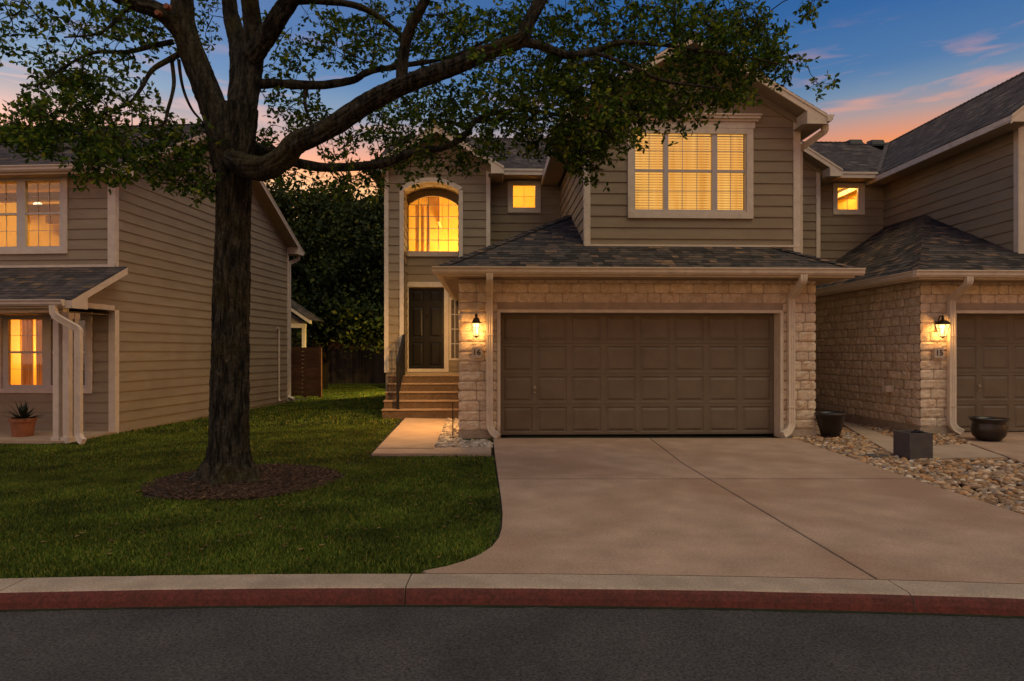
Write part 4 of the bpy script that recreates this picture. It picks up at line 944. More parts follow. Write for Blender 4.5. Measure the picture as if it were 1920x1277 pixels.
room(T16, wo, aw[0] - .5, aw[1] + .7, 3.0, 6.0, dV + .05, dV + 2.6, (aw[0], aw[1], aw[2], aw[3]), 175, lamp=(aw[1] - .25, dV + 1.3, 4.15))
ex = MB(); x = aw[0] + .36
for xx in (aw[0] + .16, aw[0] + .30, aw[0] + .44): ex.tube([(xx, dV + .5, 3.0), (xx, dV + .5, 5.2)], [.05, .04], 8)
ex.box(aw[0] + .62, aw[0] + .68, dV + 1.2, dV + 2.5, 4.9, 6.0)
T16.part('curtain', ex, 'curtain', wo)
# front door
dm = MB(); dm.box(dr[0] - .04, dr[0], dV - .045, dV + .06, .98, dr[3] + .03); dm.box(dr[1], dr[1] + .11, dV - .045, dV + .06, .98, dr[3] + .03)
dm.box(dr[0] - .07, dr[1] + .12, dV - .05, dV + .06, dr[3] + .03, dr[3] + .15); dm.box(dr[0], dr[1], dV - .03, dV + .05, .945, dr[2] + .02)
T16.part('door_frame', dm, 'trim')
fd = MB(); dv = dV + .02; w3 = (dr[1] - dr[0]); hD = dr[3] - dr[2] - .02; z0 = dr[2] + .02
fd.box(dr[0], dr[1], dv + .014, dv + .05, z0, dr[3])
xa, xb, xc = dr[0] + .0, (dr[0] + dr[1]) / 2, dr[1]
for (s, e) in ((0, .36), (.36, .80), (.80, 1.0)):
    for (p, q) in ((xa, xb), (xb, xc)): raised_grid(fd, p, q, z0 + hD * s, z0 + hD * e, dv, 1, 1, .075, .06, deep=.010, raise_=.003, gap=.0)
fo_ = T16.part('front_door', fd, 'door')
hm = MB(); kx = dr[1] - .055; hm.tube([(kx, dv, 1.96), (kx, dv - .03, 1.96)], .026, 12); hm.cut(); hm.tube([(kx, dv, 1.83), (kx, dv - .02, 1.83)], .024, 12); hm.tube([(kx, dv - .03, 1.83), (kx - .09, dv - .035, 1.825)], .009, 8)
T16.part('handle', hm, 'bronze', fo_)
kn = MB(); kn.tube([(xb, dv, 2.42), (xb, dv - .02, 2.42)], .03, 12); kn.tube([(xb - .03, dv - .02, 2.40), (xb - .025, dv - .03, 2.34), (xb, dv - .032, 2.32), (xb + .025, dv - .03, 2.34), (xb + .03, dv - .02, 2.40)], .008, 6); T16.part('knocker', kn, 'bronze', fo_)
# sidelight
sm = MB(); sm.box(sl[0] - .05, sl[0], dV - .045, dV + .03, sl[2] - .05, sl[3] + .06); sm.box(sl[1], sl[1] + .05, dV - .045, dV + .03, sl[2] - .05, sl[3] + .06); sm.box(sl[0], sl[1], dV - .045, dV + .03, sl[2] - .05, sl[2]); sm.box(sl[0], sl[1], dV - .045, dV + .03, sl[3], sl[3] + .06)
wo = T16.part('window', sm, 'trim'); s2 = MB()
for i in range(1, 4): z = sl[2] + (sl[3] - sl[2]) * i / 4; s2.box(sl[0], sl[1], dV - .008, dV + .002, z - .011, z + .011)
x = sl[0] + .09; s2.box(x - .01, x + .01, dV - .007, dV + .001, sl[2], sl[3]); T16.part('sash', s2, 'sash', wo)
gl = MB(); gl.face([(sl[0], dV + .006, sl[2]), (sl[1], dV + .006, sl[2]), (sl[1], dV + .006, sl[3]), (sl[0], dV + .006, sl[3])]); T16.part('pane', gl, 'glass', wo)
gl = MB(); gl.face([(sl[0], dV + .06, sl[2]), (sl[1], dV + .06, sl[2]), (sl[1], dV + .06, sl[3]), (sl[0], dV + .06, sl[3])]); T16.part('room_interior', gl, 'blackout', wo)
# wall lights added out of view to brighten the walk, steps and far grass
def unseen_light(u_, v_, z_, label, energy, col, aim=(-.75, -.05, -.66), cone=165):
    T = Thing('added_wall_light', label, 'lamp', FM, (u_, v_, z_)); mb = MB(); mb.box(u_ - .018, u_ - .002, v_ - .06, v_ + .06, z_ - .10, z_ + .10); T.part('back_plate', mb, 'bronze')
    mb = MB(); mb.box(u_ - .036, u_ - .018, v_ - .04, v_ + .04, z_ - .08, z_ + .05); T.part('lamp_glass', mb, 'bulb')
    mb = MB(); mb.box(u_ - .042, u_ - .002, v_ - .065, v_ + .065, z_ + .06, z_ + .075); T.part('shade', mb, 'bronze')
    l = bpy.data.lights.new('added_light_beam', 'SPOT'); l.energy = energy; l.color = col; l.shadow_soft_size = .06; l.spot_size = math.radians(cone); l.spot_blend = .8
    lo = bpy.data.objects.new('added_light_beam', l); COL.objects.link(lo); lo.parent = T.o; lo.location = (-.10, 0, 0); lo.rotation_euler = Vector(aim).to_track_quat('-Z', 'Y').to_euler()
unseen_light(g0 - .01, 13.3, 2.0, 'added unseen shaded light on the inner side of the stone pillar beside the front walk', 470, (1, .52, .16))
unseen_light(g0 - .01, 14.9, 2.15, 'added unseen shaded light on the stone wall right beside the front steps', 95, (1, .55, .18), (-.55, .72, -.42), 140)
unseen_light(t0 - .02, 23.6, 2.3, 'added unseen shaded light at the far end of the side wall of townhouse 16', 1500, (1, .66, .16), (-.62, .58, -.52), 100)
# steps ---------------------------------------------------------------------
ST = Thing('front_steps', 'five brown stone steps with pale nosings up to the dark front door', 'steps', FM, (-1.4, 15.4, 0))
mb = MB(); mt = MB(); zs = [.185, .37, .556, .741, .926]; Vs = [15.36, 15.56, 15.76, 15.96, 16.14]; lf = [715.5, 719, 722, 724.8, 728.5]
for i, (z, v, lp) in enumerate(zip(zs, Vs, lf)):
    u0 = A(lp, v); u1 = g0 + .0; zb_ = zs[i - 1] if i else -.12
    mb.box(u0 + .012, u1, v, dV - .003 if i == 4 else Vs[i] + .6, zb_ - (.0 if i else 0), z - .03); mt.box(u0, u1, v - .022, (dV - .004) if i == 4 else Vs[i + 1] + .012, z - .03, z)
ST.part('riser', mb, 'step'); ST.part('tread', mt, 'tread')
mb = MB(); mb.box(dr[0] + .02, dr[1] - .03, dV - .42, dV - .06, .927, .945); single('doormat', mb, 'metal_dark', FM, (dr[0], dV - .2, .926), 'thin dark doormat in front of the brown front door', 'doormat')
# handrail
HR = Thing('handrail', 'black iron picket handrail on the left of the front steps', 'railing', FM, (A(746, 15.42), 15.42, .185))
ux = A(746, 15.42); ux2 = A(757, 16.12); v0_, v1_ = 15.42, 16.12; zt0, zt1 = 1.30, 1.84
mb = MB(); 
for (u_, v_, za, zb_) in ((ux, v0_, .0, zt0 + .0), (ux2, v1_, .926, zt1)): mb.box(u_ - .03, u_ + .03, v_ - .03, v_ + .03, za, zb_); mb.box(u_ - .04, u_ + .04, v_ - .04, v_ + .04, max(za, .185 if za == 0 else za) - 0, max(za, .185 if za == 0 else za) + .012); mb.cut()
HR.part('post', mb, 'metal_dark')
def bar(mb, p, q, w, h):
    p, q = Vector(p), Vector(q); mb.prism([p + Vector((-w, 0, -h)), p + Vector((w, 0, -h)), p + Vector((w, 0, h)), p + Vector((-w, 0, h))], q - p)
mb = MB(); bar(mb, (ux, v0_ - .12, zt0 - .08), (ux2, v1_ + .04, zt1 + .03), .03, .016); bar(mb, (ux, v0_, zt0 - .82), (ux2, v1_, zt1 - .80), .014, .010); HR.part('rail', mb, 'metal_dark')
mb = MB()
for i in range(1, 9):
    t = i / 9; u_ = ux + (ux2 - ux) * t; v_ = v0_ + (v1_ - v0_) * t; zt_ = zt0 + (zt1 - zt0) * t; mb.box(u_ - .011, u_ + .011, v_ - .011, v_ + .011, zt_ - .82, zt_ - .02); mb.cut()
HR.part('picket', mb, 'metal_dark')

# unit 15 ------------------------------------------------------------------
h0_, hV = A(1725, 11.96), 11.96
r15 = 16.8; b15 = A(1912, 12.44)
rc15 = (A(1560.8, r15), A(1619.7, r15), zz(403, 1590, r15), zz(344.6, 1590, r15)); ru15 = (A(1570, r15), A(1608.3, r15), zz(393, 1590, r15), zz(351.5, 1590, r15), 2, 2, None)
P15 = dict(g0=h0_, g1=h0_ + 6.26, gV=hV, eV=11.5, e0=7.42, e1=14.45, ze=2.877, fp=.46, sp=.68, b0=b15 - .02, b1=b15 + 3.98, bV=12.44, rV=r15, t0=5.52, t1=A(1535.5, tV), tV=tV, seed=9,
           d0=A(1786.5, hV), d1=A(1786.5, hV) + 4.95, dz=zz(582, 1800, hV), side_stone=True,
           spouts=[(A(1816, 11.45), A(1783.5, 11.9), A(1801, 11.85)), (13.9, 13.7, 13.5)],
           pu=11.9, pz=7.68, bp=.78, be0=9.44, be1=14.3, rk=12.0, bay_open=[], ph=.02, rec_open=[inner(rc15, .05)], rz=5.86, mz=7.62, mv=19.7,
           tp=.62, tz=6.78, tip=A(1580, 15.8), trk=15.8, tback=18.3, arch=None, end_wall=False, cbw=.105, bback=21, m0=6.5, m1=11.0,
           vents=[A(1605, 19.5), A(1646, 19.5)])
T15 = townhouse(P15, 'tan townhouse numbered 15 at the right edge with stone side wall')
wo, io = window(T15, r15, rc15, .11, [ru15]); room(T15, wo, rc15[0] - .2, rc15[1] + .2, rc15[2] - .6, rc15[3] + .4, r15 + .07, r15 + 2.0, inner(rc15, .08), 55, lamp=((rc15[0] + rc15[1]) / 2, r15 + .9, rc15[3] + .2))
mb = MB(); mb.prism([(9.50, 16.4, 5.87), (9.58, 16.36, 5.87), (11.75, 19.6, 7.60), (11.66, 19.66, 7.60)], (0, 0, .02)); T15.part('valley_flashing', mb, 'shingle_up')
# dryer vent hood on the stone side wall
vv = hV + 1.0; vz = zz(729, 1670, 12.8)
mb = MB(); mb.box(h0_ - .05, h0_ - .018, 12.72, 12.9, vz - .07, vz + .07); mb.prism([(h0_ - .05, 12.74, vz - .05), (h0_ - .05, 12.88, vz - .05), (h0_ - .05, 12.88, vz + .06), (h0_ - .05, 12.74, vz + .06)], (-.10, -.0, -.01))
single('wall_vent', mb, 'trim', FM, (h0_, 12.8, vz), 'small cream vent hood on the stone side wall of house 15', 'vent')

# lanterns -------------------------------------------------------------------
def lantern(u_, V, z0, z1, wide, label, light, bell):
    T = Thing('wall_lantern', label, 'lantern', FM, (u_, V, (z0 + z1) / 2), 'lit wall lanterns by the garage doors'); h = z1 - z0; c = V - .17
    mb = MB(); mb.box(u_ - .045, u_ + .045, V - .03, V - .008, z0 + h * .3, z0 + h * .75); mb.tube([(u_, V - .02, z0 + h * .62), (u_, V - .09, z0 + h * .98), (u_, c, z1 - .02)], .011, 8); T.part('bracket', mb, 'bronze')
    r = wide / 2; mb = MB()
    if bell: mb.lathe((u_, c, z0), [(.004, h), (.02, h * .97), (.022, h * .86), (.03, h * .80), (r * .9, h * .71), (r * 1.02, h * .64), (r * .98, h * .60)], 18)
    else: mb.lathe((u_, c, z0), [(.004, h), (.022, h * .97), (.026, h * .90), (.018, h * .84), (.045, h * .80), (r * .95, h * .64), (r * 1.0, h * .61)], 18)
    T.part('cap', mb, 'bronze', smooth=True)
    mb = MB(); rt, rb = (r * .95, r * .42) if bell else (r * .92, r * .66)
    for k_ in range(6):
        a = 6.2832 * k_ / 6 + .3; p = (u_ + rt * math.cos(a), c + rt * math.sin(a), z0 + h * .61); q = (u_ + rb * math.cos(a), c + rb * math.sin(a), z0 + h * .08); mb.tube([p, q], .0045, 5)
    for f_, rr in ((.44, .0),): 
        rr = rb + (rt - rb) * ((.44 - .08) / .53); ring = [(u_ + rr * math.cos(6.2832 * i / 16), c + rr * math.sin(6.2832 * i / 16), z0 + h * .44) for i in range(17)]; mb.tube(ring, .004, 5)
    T.part('cage', mb, 'bronze')
    mb = MB(); mb.lathe((u_, c, z0), [(.004, 0), (.014, h * .02), (.018, h * .05), (rb * 1.1, h * .07), (rb * 1.1, h * .10), (.004, h * .11)], 18); T.part('base', mb, 'bronze')
    mb = MB()
    for i in range(3): a = 6.2832 * i / 3 + .5; mb.tube([(u_ + .022 * math.cos(a), c + .022 * math.sin(a), z0 + h * .12), (u_ + .022 * math.cos(a), c + .022 * math.sin(a), z0 + h * .36)], .010, 8)
    gm = MB(); gm.lathe((u_, c, z0), [(rb * .95, h * .10), (rb + (rt - rb) * .66, h * .44), (rt * .97, h * .60)], 20); T.part('lamp_glass', gm, 'lampglass', smooth=True)
    T.part('candle_tubes', mb, 'trim')
    mb = MB(); mb.lathe((u_, c, z0), [(.004, h * .38), (.036, h * .41), (.044, h * .48), (.036, h * .56), (.004, h * .59)], 16); T.part('bulb', mb, 'bulb', smooth=True)
    l = bpy.data.lights.new('lantern_light', 'POINT'); l.energy = light; l.color = (1, .46, .12); l.shadow_soft_size = .05
    lo = bpy.data.objects.new('lantern_light', l); COL.objects.link(lo); lo.parent = T.o; lo.location = (0, -.17, (.30 - .5) * h + .0)
    return T
lantern(A(893, 11.6), gV, zz(634, 893, 11.6), zz(588, 893, 11.6), .155, 'slim bronze lantern glowing on the left stone pillar above the number 16', 42, False)
lantern(A(1767, 11.8), hV, zz(635, 1767, 11.8), zz(591, 1767, 11.8), .235, 'flared bronze lantern glowing above the number 15 at the right', 42, True)
def plaque(px0, px1, py0, py1, V, txt, label):
    a, b = A(px0, V), A(px1, V); z0, z1 = zz(py1, px0, V), zz(py0, px0, V); c = ((a + b) / 2, V - .03, (z0 + z1) / 2)
    T = Thing('number_plaque', label, 'sign', FM, c, 'house number plaques')
    mb = MB(); mb.box(a, b, V - .055, V - .01, z0, z1); T.part('stone_tile', mb, 'plaque')
    cu = bpy.data.curves.new('numerals', 'FONT'); cu.body = txt; cu.size = .135; cu.extrude = .003; cu.align_x = 'CENTER'; cu.align_y = 'CENTER'; cu.offset = .0012; cu.space_character = 1.05
    tmp = bpy.data.objects.new('tmp', cu); COL.objects.link(tmp); dg = bpy.context.evaluated_depsgraph_get(); me = bpy.data.meshes.new_from_object(tmp.evaluated_get(dg)); bpy.data.objects.remove(tmp)
    me.materials.clear(); me.materials.append(M['ink']); ob = bpy.data.objects.new('numerals', me); COL.objects.link(ob); ob.parent = T.o; ob.rotation_euler = (math.pi / 2, 0, 0); ob.location = (0, -.029, .002)
plaque(884.5, 903.5, 651.5, 671, 11.72, '16', 'square stone plaque with the number 16 on the left pillar')
plaque(1749, 1766, 653, 671.5, 11.93, '15', 'square stone plaque with the number 15 near the right edge')

# ================================================================== left house
FL_ = FL; B = FL.u; lV = 13.22; uc = -9.156; lb = 21.9
LT = Thing('detached_house', 'beige lap sided house at left with covered porch and long blank side wall', 'house', FL, (uc, lV, -.2))
zl = lambda px, py, V: FL.z(px, py, V)
lu0 = -17.0; eo = 12.9; Lp = .515; rzv = 17.3; rzz = 7.47; Zs = lambda v: rzz - Lp * abs(v - rzv)
uw = lambda px: B(px, lV); zw = lambda py: zl(100, py, lV)
cU = (uw(-52), uw(128.3), zw(476), zw(324.5)); uU = [(uw(-35), uw(32.5), zw(461.5), zw(338.6), 3, 2, zw(400)), (uw(48.5), uw(113), zw(461.5), zw(338.6), 3, 2, zw(400))]
cL = (uw(-2), uw(174.5), zw(737), zw(585)); uLo = [(uw(16.5), uw(80.5), zw(722), zw(599), 3, 2, zw(660.5)), (uw(96.5), uw(160), zw(722), zw(599), 3, 2, zw(660.5))]
cL2 = (cL[0] - 4.1, cL[0] - 2.6, cL[2], cL[3])
mb = MB(); ph = .03
siding_front(mb, lV, [(lu0, -.15), (uc, -.15), (uc, 5.2), (lu0, 5.2)], [inner(cU, .07), inner(cL, .07)], b0=ph)
siding_side(mb, uc, [(11.64 + .42, 2.39), (lV, 2.39), (lV, 3.08), (11.64 + .42, 2.50)], 1, b0=ph)
siding_side(mb, uc, [(lV, -.19), (lb, -.12), (lb, Zs(lb) - .1), (rzv, rzz - .1), (lV, Zs(lV) - .1)], 1, b0=ph)
LT.part('siding', mb, 'siding_left')
mb = MB(); mb.box(lu0, uc - .02, lb - .1, lb, -.3, 5.0); LT.part('rear_wall', mb, 'siding_left')
mb = MB(); mb.box(lu0, uc - .008, lV + .015, lb, -.5, -.1); LT.part('plinth', mb, 'plinth')
# corner boards
mb = MB(); zp_ = 3.2
mb.box(uc - .13, uc + .03, lV - .03, lV, zp_ - .02, Zs(lV) - .14); mb.box(uc + .004, uc + .03, lV + .0005, lV + .09, zp_ - .02, Zs(lV) - .14); mb.cut()
mb.box(uc - .11, uc + .03, lV - .03, lV, -.2, 2.32); mb.box(uc + .004, uc + .03, lV + .0005, lV + .10, -.2, 2.32); mb.cut()
mb.box(uc - .05, uc + .03, lb, lb + .03, -.15, Zs(lb) - .2); mb.box(uc + .004, uc + .03, lb - .07, lb - .0005, -.15, Zs(lb) - .2); mb.cut()
LT.part('corner_board', mb, 'trim_left')
# roof
ov = .35; ue = uc + ov; be = lb + .45; mb = MB()
roof(mb, [(lu0 - .4, eo, Zs(eo)), (ue, eo, Zs(eo)), (ue, rzv, rzz), (lu0 - .4, rzv, rzz)]); roof(mb, [(ue, be, Zs(be)), (lu0 - .4, be, Zs(be)), (lu0 - .4, rzv, rzz), (ue, rzv, rzz)])
ro = LT.part('roof', mb, 'shingle_left'); c = MB(); caps(c, (lu0, rzv, rzz), (ue, rzv, rzz), (0, -1, -Lp), (0, 1, -Lp)); LT.part('ridge_caps', c, 'shingle_left', ro)
f = MB(); th = .16; zbF = Zs(eo) - th; zbB = Zs(be) - th
for (a, b) in ((eo, rzv), (rzv, be)):
    f.prism([(ue, a, Zs(a) - .012), (ue, b, Zs(b) - .012), (ue, b, Zs(b) - th), (ue, a, Zs(a) - th)], (-.03, 0, 0)); f.prism([(ue + .014, a, Zs(a) - .010), (ue + .014, b, Zs(b) - .010), (ue + .014, b, Zs(b) - .05), (ue + .014, a, Zs(a) - .05)], (-.0135, 0, 0))
for (tip, s, zb_) in ((eo, 1, zbF), (be, -1, zbB)):
    cut = tip + s * .40
    f.prism([(ue + .002, tip, zb_ - .012), (ue + .002, cut, zb_ - .012), (ue + .002, cut, Zs(cut) - th + .004), (ue + .002, tip, zb_ + .004)], (-.032, 0, 0))
    f.box(uc, ue - .03, cut - .006, cut + .006, zb_ - .012, Zs(cut) - th + .02)
    f.box(lu0 - .4, ue - .03, min(tip, tip + s * .03), max(tip, tip + s * .03), zb_ - .012, Zs(tip) - .012)
LT.part('rake_board', f, 'trim_left')
s_ = MB(); 
for (a, b) in ((eo, rzv), (rzv, be)): s_.prism([(ue - .03, a, Zs(a) - .10), (ue - .03, b, Zs(b) - .10), (ue - .03, b, Zs(b) - .112), (ue - .03, a, Zs(a) - .112)], (-ov + .02, 0, 0))
s_.box(lu0 - .4, ue - .03, eo + .03, lV + .02, zbF - .010, zbF + .003); s_.box(lu0 - .4, ue - .03, lb - .02, be - .03, zbB - .010, zbB + .003)
LT.part('soffit', s_, 'soffit')
fz = MB()
for (a, b) in ((lV + .1, rzv), (rzv, lb - .1)): fz.prism([(uc + .03, a, Zs(a) - .11), (uc + .03, b, Zs(b) - .11), (uc + .03, b, Zs(b) - .24), (uc + .03, a, Zs(a) - .24)], (-.027, 0, 0)); fz.cut()
LT.part('frieze', fz, 'siding_left')
gt = MB(); gutter(gt, (lu0 - .4, eo, zbF + .03), (B(186, eo), eo, zbF + .03), (0, -1, 0)); LT.part('gutter', gt, 'trim_left')
gt = MB(); gutter(gt, (lu0 - .4, be, zbB + .03), (ue, be, zbB + .03), (0, 1, 0)); LT.part('gutter', gt, 'trim_left')
mb = MB(); downspout(mb, [(uc + .16, be + .06, zbB + .03), (uc + .16, be + .06, zbB - .1), (uc + .01, lb + .10, zbB - .3), (uc + .01, lb + .10, .05), (uc + .03, lb + .03, -.03), (uc + .25, lb - .05, -.10)], (1, 0, 0)); LT.part('downspout', mb, 'trim_left')
# windows
wo, io = window(LT, lV, cU, .085, uU, m='trim_left')
room(LT, wo, cU[0] - .6, uc - .3, 2.9, 5.0, lV + .07, lV + 3.2, inner(cU, .08), 100, lamp=(uw(78) + .1, lV + 1.9, zw(380) - .1), power_col=(1, .62, .20))
gm = MB(); gp = FL.u(71, lV + 1.6); gz_ = zl(71, 386, lV + 1.6)
for i in range(7):
    pass
gm.lathe((gp, lV + 1.6, gz_), [(.002, -.09), (.06, -.07), (.10, 0), (.085, .05), (.03, .09), (.002, .10)], 18); LT.part('pendant_lamp', gm, 'globe', wo, smooth=True)
gm = MB(); gm.tube([(gp, lV + 1.6, gz_ + .1), (gp, lV + 1.6, 5.0)], .01, 6); 
for i in range(4): gm.box(cU[0], uc - .35, lV + .6 + i * .7, lV + .75 + i * .7, 4.72 - i * .1, 4.9 - i * .1)
gm.box(uw(98), uw(98) + .06, lV + .3, lV + 3.0, 2.9, 4.6)
LT.part('beams', gm, 'roomdark', wo)
gm = MB(); gm.box(uw(20), uw(27), lV + .25, lV + .3, 2.9, 4.6); gm.box(uw(100), uw(116), lV + .35, lV + .4, 2.9, 4.4); LT.part('curtain', gm, 'curtain', wo)
wo, io = window(LT, lV, cL, .085, uLo, m='trim_left')
room(LT, wo, cL[0] - .3, uw(96) + .06, .0, 2.4, lV + .07, lV + 2.4, (cL[0] + .07, uw(96) - .02, cL[2] + .07, cL[3] - .07), 56, lamp=(uw(30), lV + 1.2, 1.5), power_col=(1, .50, .14))
gm = MB()
for i, px in enumerate((20, 26, 33, 47, 52, 58)): x = uw(px); gm.tube([(x, lV + .35 + .04 * (i % 2), .2), (x, lV + .35, 2.3)], [.05, .045], 8)
LT.part('curtain', gm, 'curtain', wo)
gm = MB(); gm.box(uw(96) + .07, cL[1] - .02, lV + .075, lV + .1, cL[2], cL[3]); LT.part('room_interior', gm, 'blackout', wo)
# porch
pv0 = 11.64; pz0 = 2.41; pp = .5; pu1 = uc + .28; ztop = pz0 + pp * (lV - pv0)
mb = MB(); roof(mb, [(lu0, pv0, pz0), (pu1, pv0, pz0), (pu1, lV, ztop), (lu0, lV, ztop)]); pr = LT.part('porch_roof', mb, 'shingle_left')
mb = MB(); mb.box(lu0, uc + .03, lV - .032, lV - .004, ztop + .0, ztop + .05); LT.part('flashing', mb, 'trim_left', pr)
mb = MB(); zr_ = lambda v: pz0 + pp * (v - pv0)
mb.prism([(pu1, pv0, zr_(pv0) - .012), (pu1, lV, zr_(lV) - .012), (pu1, lV, zr_(lV) - .15), (pu1, pv0, zr_(pv0) - .14)], (-.03, 0, 0)); mb.box(lu0, pu1 - .03, pv0, pv0 + .03, pz0 - .15, pz0 - .01)
mb.prism([(pu1 - .002, pv0 + .001, pz0 - .15), (pu1 - .002, pv0 + .42, pz0 - .15), (pu1 - .002, pv0 + .42, zr_(pv0 + .42) - .13), (pu1 - .002, pv0 + .001, pz0 - .13)], (-.028, 0, 0))
mb.box(lu0, uc + .0, pv0 + .14, pv0 + .30, pz0 - .22, pz0 - .12)              # front beam
mb.box(uc - .13, uc + .028, pv0 + .30, lV - .032, pz0 - .10, pz0 + .0)             # side beam
LT.part('porch_fascia', mb, 'trim_left')
mb = MB(); mb.face([(lu0, pv0 + .03, pz0 - .13), (pu1 - .03, pv0 + .03, pz0 - .13), (pu1 - .03, lV - .03, ztop - .13), (lu0, lV - .03, ztop - .13)])
mb.box(lu0, uc - .13, pv0 + .3, lV - .033, pz0 - .19, pz0 - .18); LT.part('porch_ceiling', mb, 'soffit')
gt = MB(); gutter(gt, (lu0, pv0, pz0 - .115), (pu1 - .12, pv0, pz0 - .115), (0, -1, 0)); LT.part('gutter', gt, 'trim_left')
def post(px, V, hw=.055, cap=True):
    x = FL.u(px, V); mb = MB(); mb.box(x - hw, x + hw, V - hw, V + hw, -.24, pz0 - .22); mb.box(x - hw - .025, x + hw + .025, V - hw - .025, V + hw + .025, -.26, -.09); mb.box(x - hw - .02, x + hw + .02, V - hw - .02, V + hw + .02, pz0 - .34, pz0 - .222); LT.part('porch_post', mb, 'trim_left')
post(108.5, pv0 + .22); post(127, pv0 + .22); post(139, pv0 + .42, .05)
gx1, gx2 = FL.u(101, pv0 - .05), FL.u(143, pv0 + .0)
mb = MB(); downspout(mb, [(gx1, pv0 - .06, pz0 - .10), (gx1, pv0 - .06, pz0 - .24), (gx1 + .08, pv0 - .05, pz0 - .33), (gx2, pv0 + .06, pz0 - .53), (gx2, pv0 + .06, -.02), (gx2 + .04, pv0 + .04, -.10), (gx2 + .15, pv0 - .02, -.15)], (0, 1, 0)); LT.part('downspout', mb, 'trim_left')
mb = MB(); mb.box(lu0, uc + .03, pv0 + .12, lV + .01, -.5, -.15); LT.part('porch_floor', mb, 'walk')
# conduit pipe low on the side wall
cv = 21.1; mb = MB(); mb.tube([(uc + .05, cv - .12, 2.22), (uc + .05, cv - .02, 2.22), (uc + .05, cv, 2.15), (uc + .05, cv, -.02), (uc + .10, cv - .05, -.10)], .028, 8); LT.part('drain_pipe', mb, 'trim_left')
# back porch gable
mb = MB(); bv = 25.6; uR = FL.u(572, bv); zl2 = lambda py: zl(560, py, bv)
siding_front(mb, bv, [(uR - 1.9, 2.55), (uR + .05, 2.55), (uR - 1.9, 2.55 + .05 + 1.9 * .66)], b0=0); LT.part('rear_porch_gable', mb, 'siding_left')
mb = MB(); mb.prism([(uR + .28, bv - .25, 2.55), (uR - 2.1, bv - .25, 2.55 + 2.38 * .66), (uR - 2.1, bv - .25, 2.70 + 2.38 * .66), (uR + .28, bv - .25, 2.68)], (0, .22, 0)); mb.box(uR - 2, uR + .02, bv - .04, bv + .1, 2.40, 2.56); mb.box(uR - .12, uR + .0, bv - .02, bv + .12, -.1, 2.40); LT.part('rear_porch_frame', mb, 'trim_left')
mb = MB(); roof(mb, [(uR + .32, bv + 1.2, 2.69), (uR + .32, bv - .26, 2.69), (uR - 2.1, bv - .26, 2.72 + 2.42 * .66), (uR - 2.1, bv + 1.2, 2.72 + 2.42 * .66)]); LT.part('rear_porch_roof', mb, 'shingle_left')

# potted agave on the porch
pa = (FL.u(43, 12.35), 12.35, -.15); AP = Thing('potted_agave', 'spiky dark agave in a terracotta pot on the left porch', 'potted plant', FL, pa)
mb = MB(); mb.lathe(pa, [(.0, 0), (.165, 0), (.17, .01), (.205, .28), (.225, .285), (.23, .345), (.205, .35), (.195, .31), (0, .30)], 28); AP.part('pot', mb, 'terracotta', smooth=False)
mb = MB(); rr = random.Random(4)
for i in range(34):
    a = rr.uniform(0, 6.283); el = rr.uniform(.15, 1.35); L = rr.uniform(.33, .46); d = Vector((math.cos(a) * math.cos(el), math.sin(a) * math.cos(el), math.sin(el))); sdv = Vector((-math.sin(a), math.cos(a), 0)); o = Vector(pa) + Vector((0, 0, .30)); dn = d.cross(sdv) * .012
    m_ = o + d * L * .45 - Vector((0, 0, .0)); e = o + d * L + Vector((0, 0, -.05 * math.cos(el)))
    mb.face([o - sdv * .018, m_ - sdv * .030, m_ - dn, o - dn]); mb.face([o + sdv * .018, o - dn, m_ - dn, m_ + sdv * .030]); mb.face([m_ - sdv * .030, e, m_ - dn]); mb.face([m_ + sdv * .030, m_ - dn, e])
AP.part('leaves', mb, 'agave')

# fences ----------------------------------------------------------------------
fv = 22.9; u0_ = FL.u(537, fv); u1_ = FL.u(600.5, fv); FT = Thing('wood_fence', 'short brown horizontal board fence behind the left house', 'fence', FL, ((u0_ + u1_) / 2, fv, -.05))
mb = MB(); z = -.05; rr = random.Random(2)
while z < 1.58: mb.box(u0_, u1_, fv - .01 - rr.random() * .004, fv + .012, z + .003, z + .135); z += .14
FT.part('boards', mb, 'fence')
for t in (.13, .55, 1.0): x = u0_ + (u1_ - u0_) * t; mb = MB(); mb.box(x - .045, x + .045, fv - .045, fv + .06, -.1, 1.62); FT.part('post', mb, 'fence')
fy_ = 34; FD = Thing('back_fence', 'dark weathered vertical picket fence across the far end of the lawn', 'fence', W0, (-7, fy_, 0)); mb = MB(); x = -12.5; rr = random.Random(3)
while x < 2: mb.box(x, x + .13, fy_ - .012 - rr.random() * .01, fy_ + .008, -.1, 1.6 + rr.uniform(-.03, .03)); x += .142
FD.part('pickets', mb, 'fence_dark'); mb = MB(); mb.box(-12.5, 2, fy_ + .01, fy_ + .05, .4, .5); mb.box(-12.5, 2, fy_ + .01, fy_ + .05, 1.2, 1.3); FD.part('rails', mb, 'fence_dark')
# far house
FH = Thing('far_house', 'dim brick house with white trim behind the dark fence', 'house', W0, (-10, 46, 0)); mb = MB(); mb.box(-16, -4.2, 44, 52, -.2, 2.5); FH.part('wall', mb, 'brickfar')
mb = MB(); roof(mb, [(-16.5, 43.4, 2.45), (-3.7, 43.4, 2.45), (-6, 48, 4.4), (-14, 48, 4.4)], cells=(.5, 1.0), e=.3); FH.part('roof', mb, 'shingle'); mb = MB(); mb.box(-16.5, -3.7, 43.35, 43.4, 2.3, 2.5); FH.part('fascia', mb, 'trim')
mb = MB(); mb.box(-9.3, -8.3, 43.93, 44.0, 1.6, 2.3); FH.part('window', mb, 'sash')

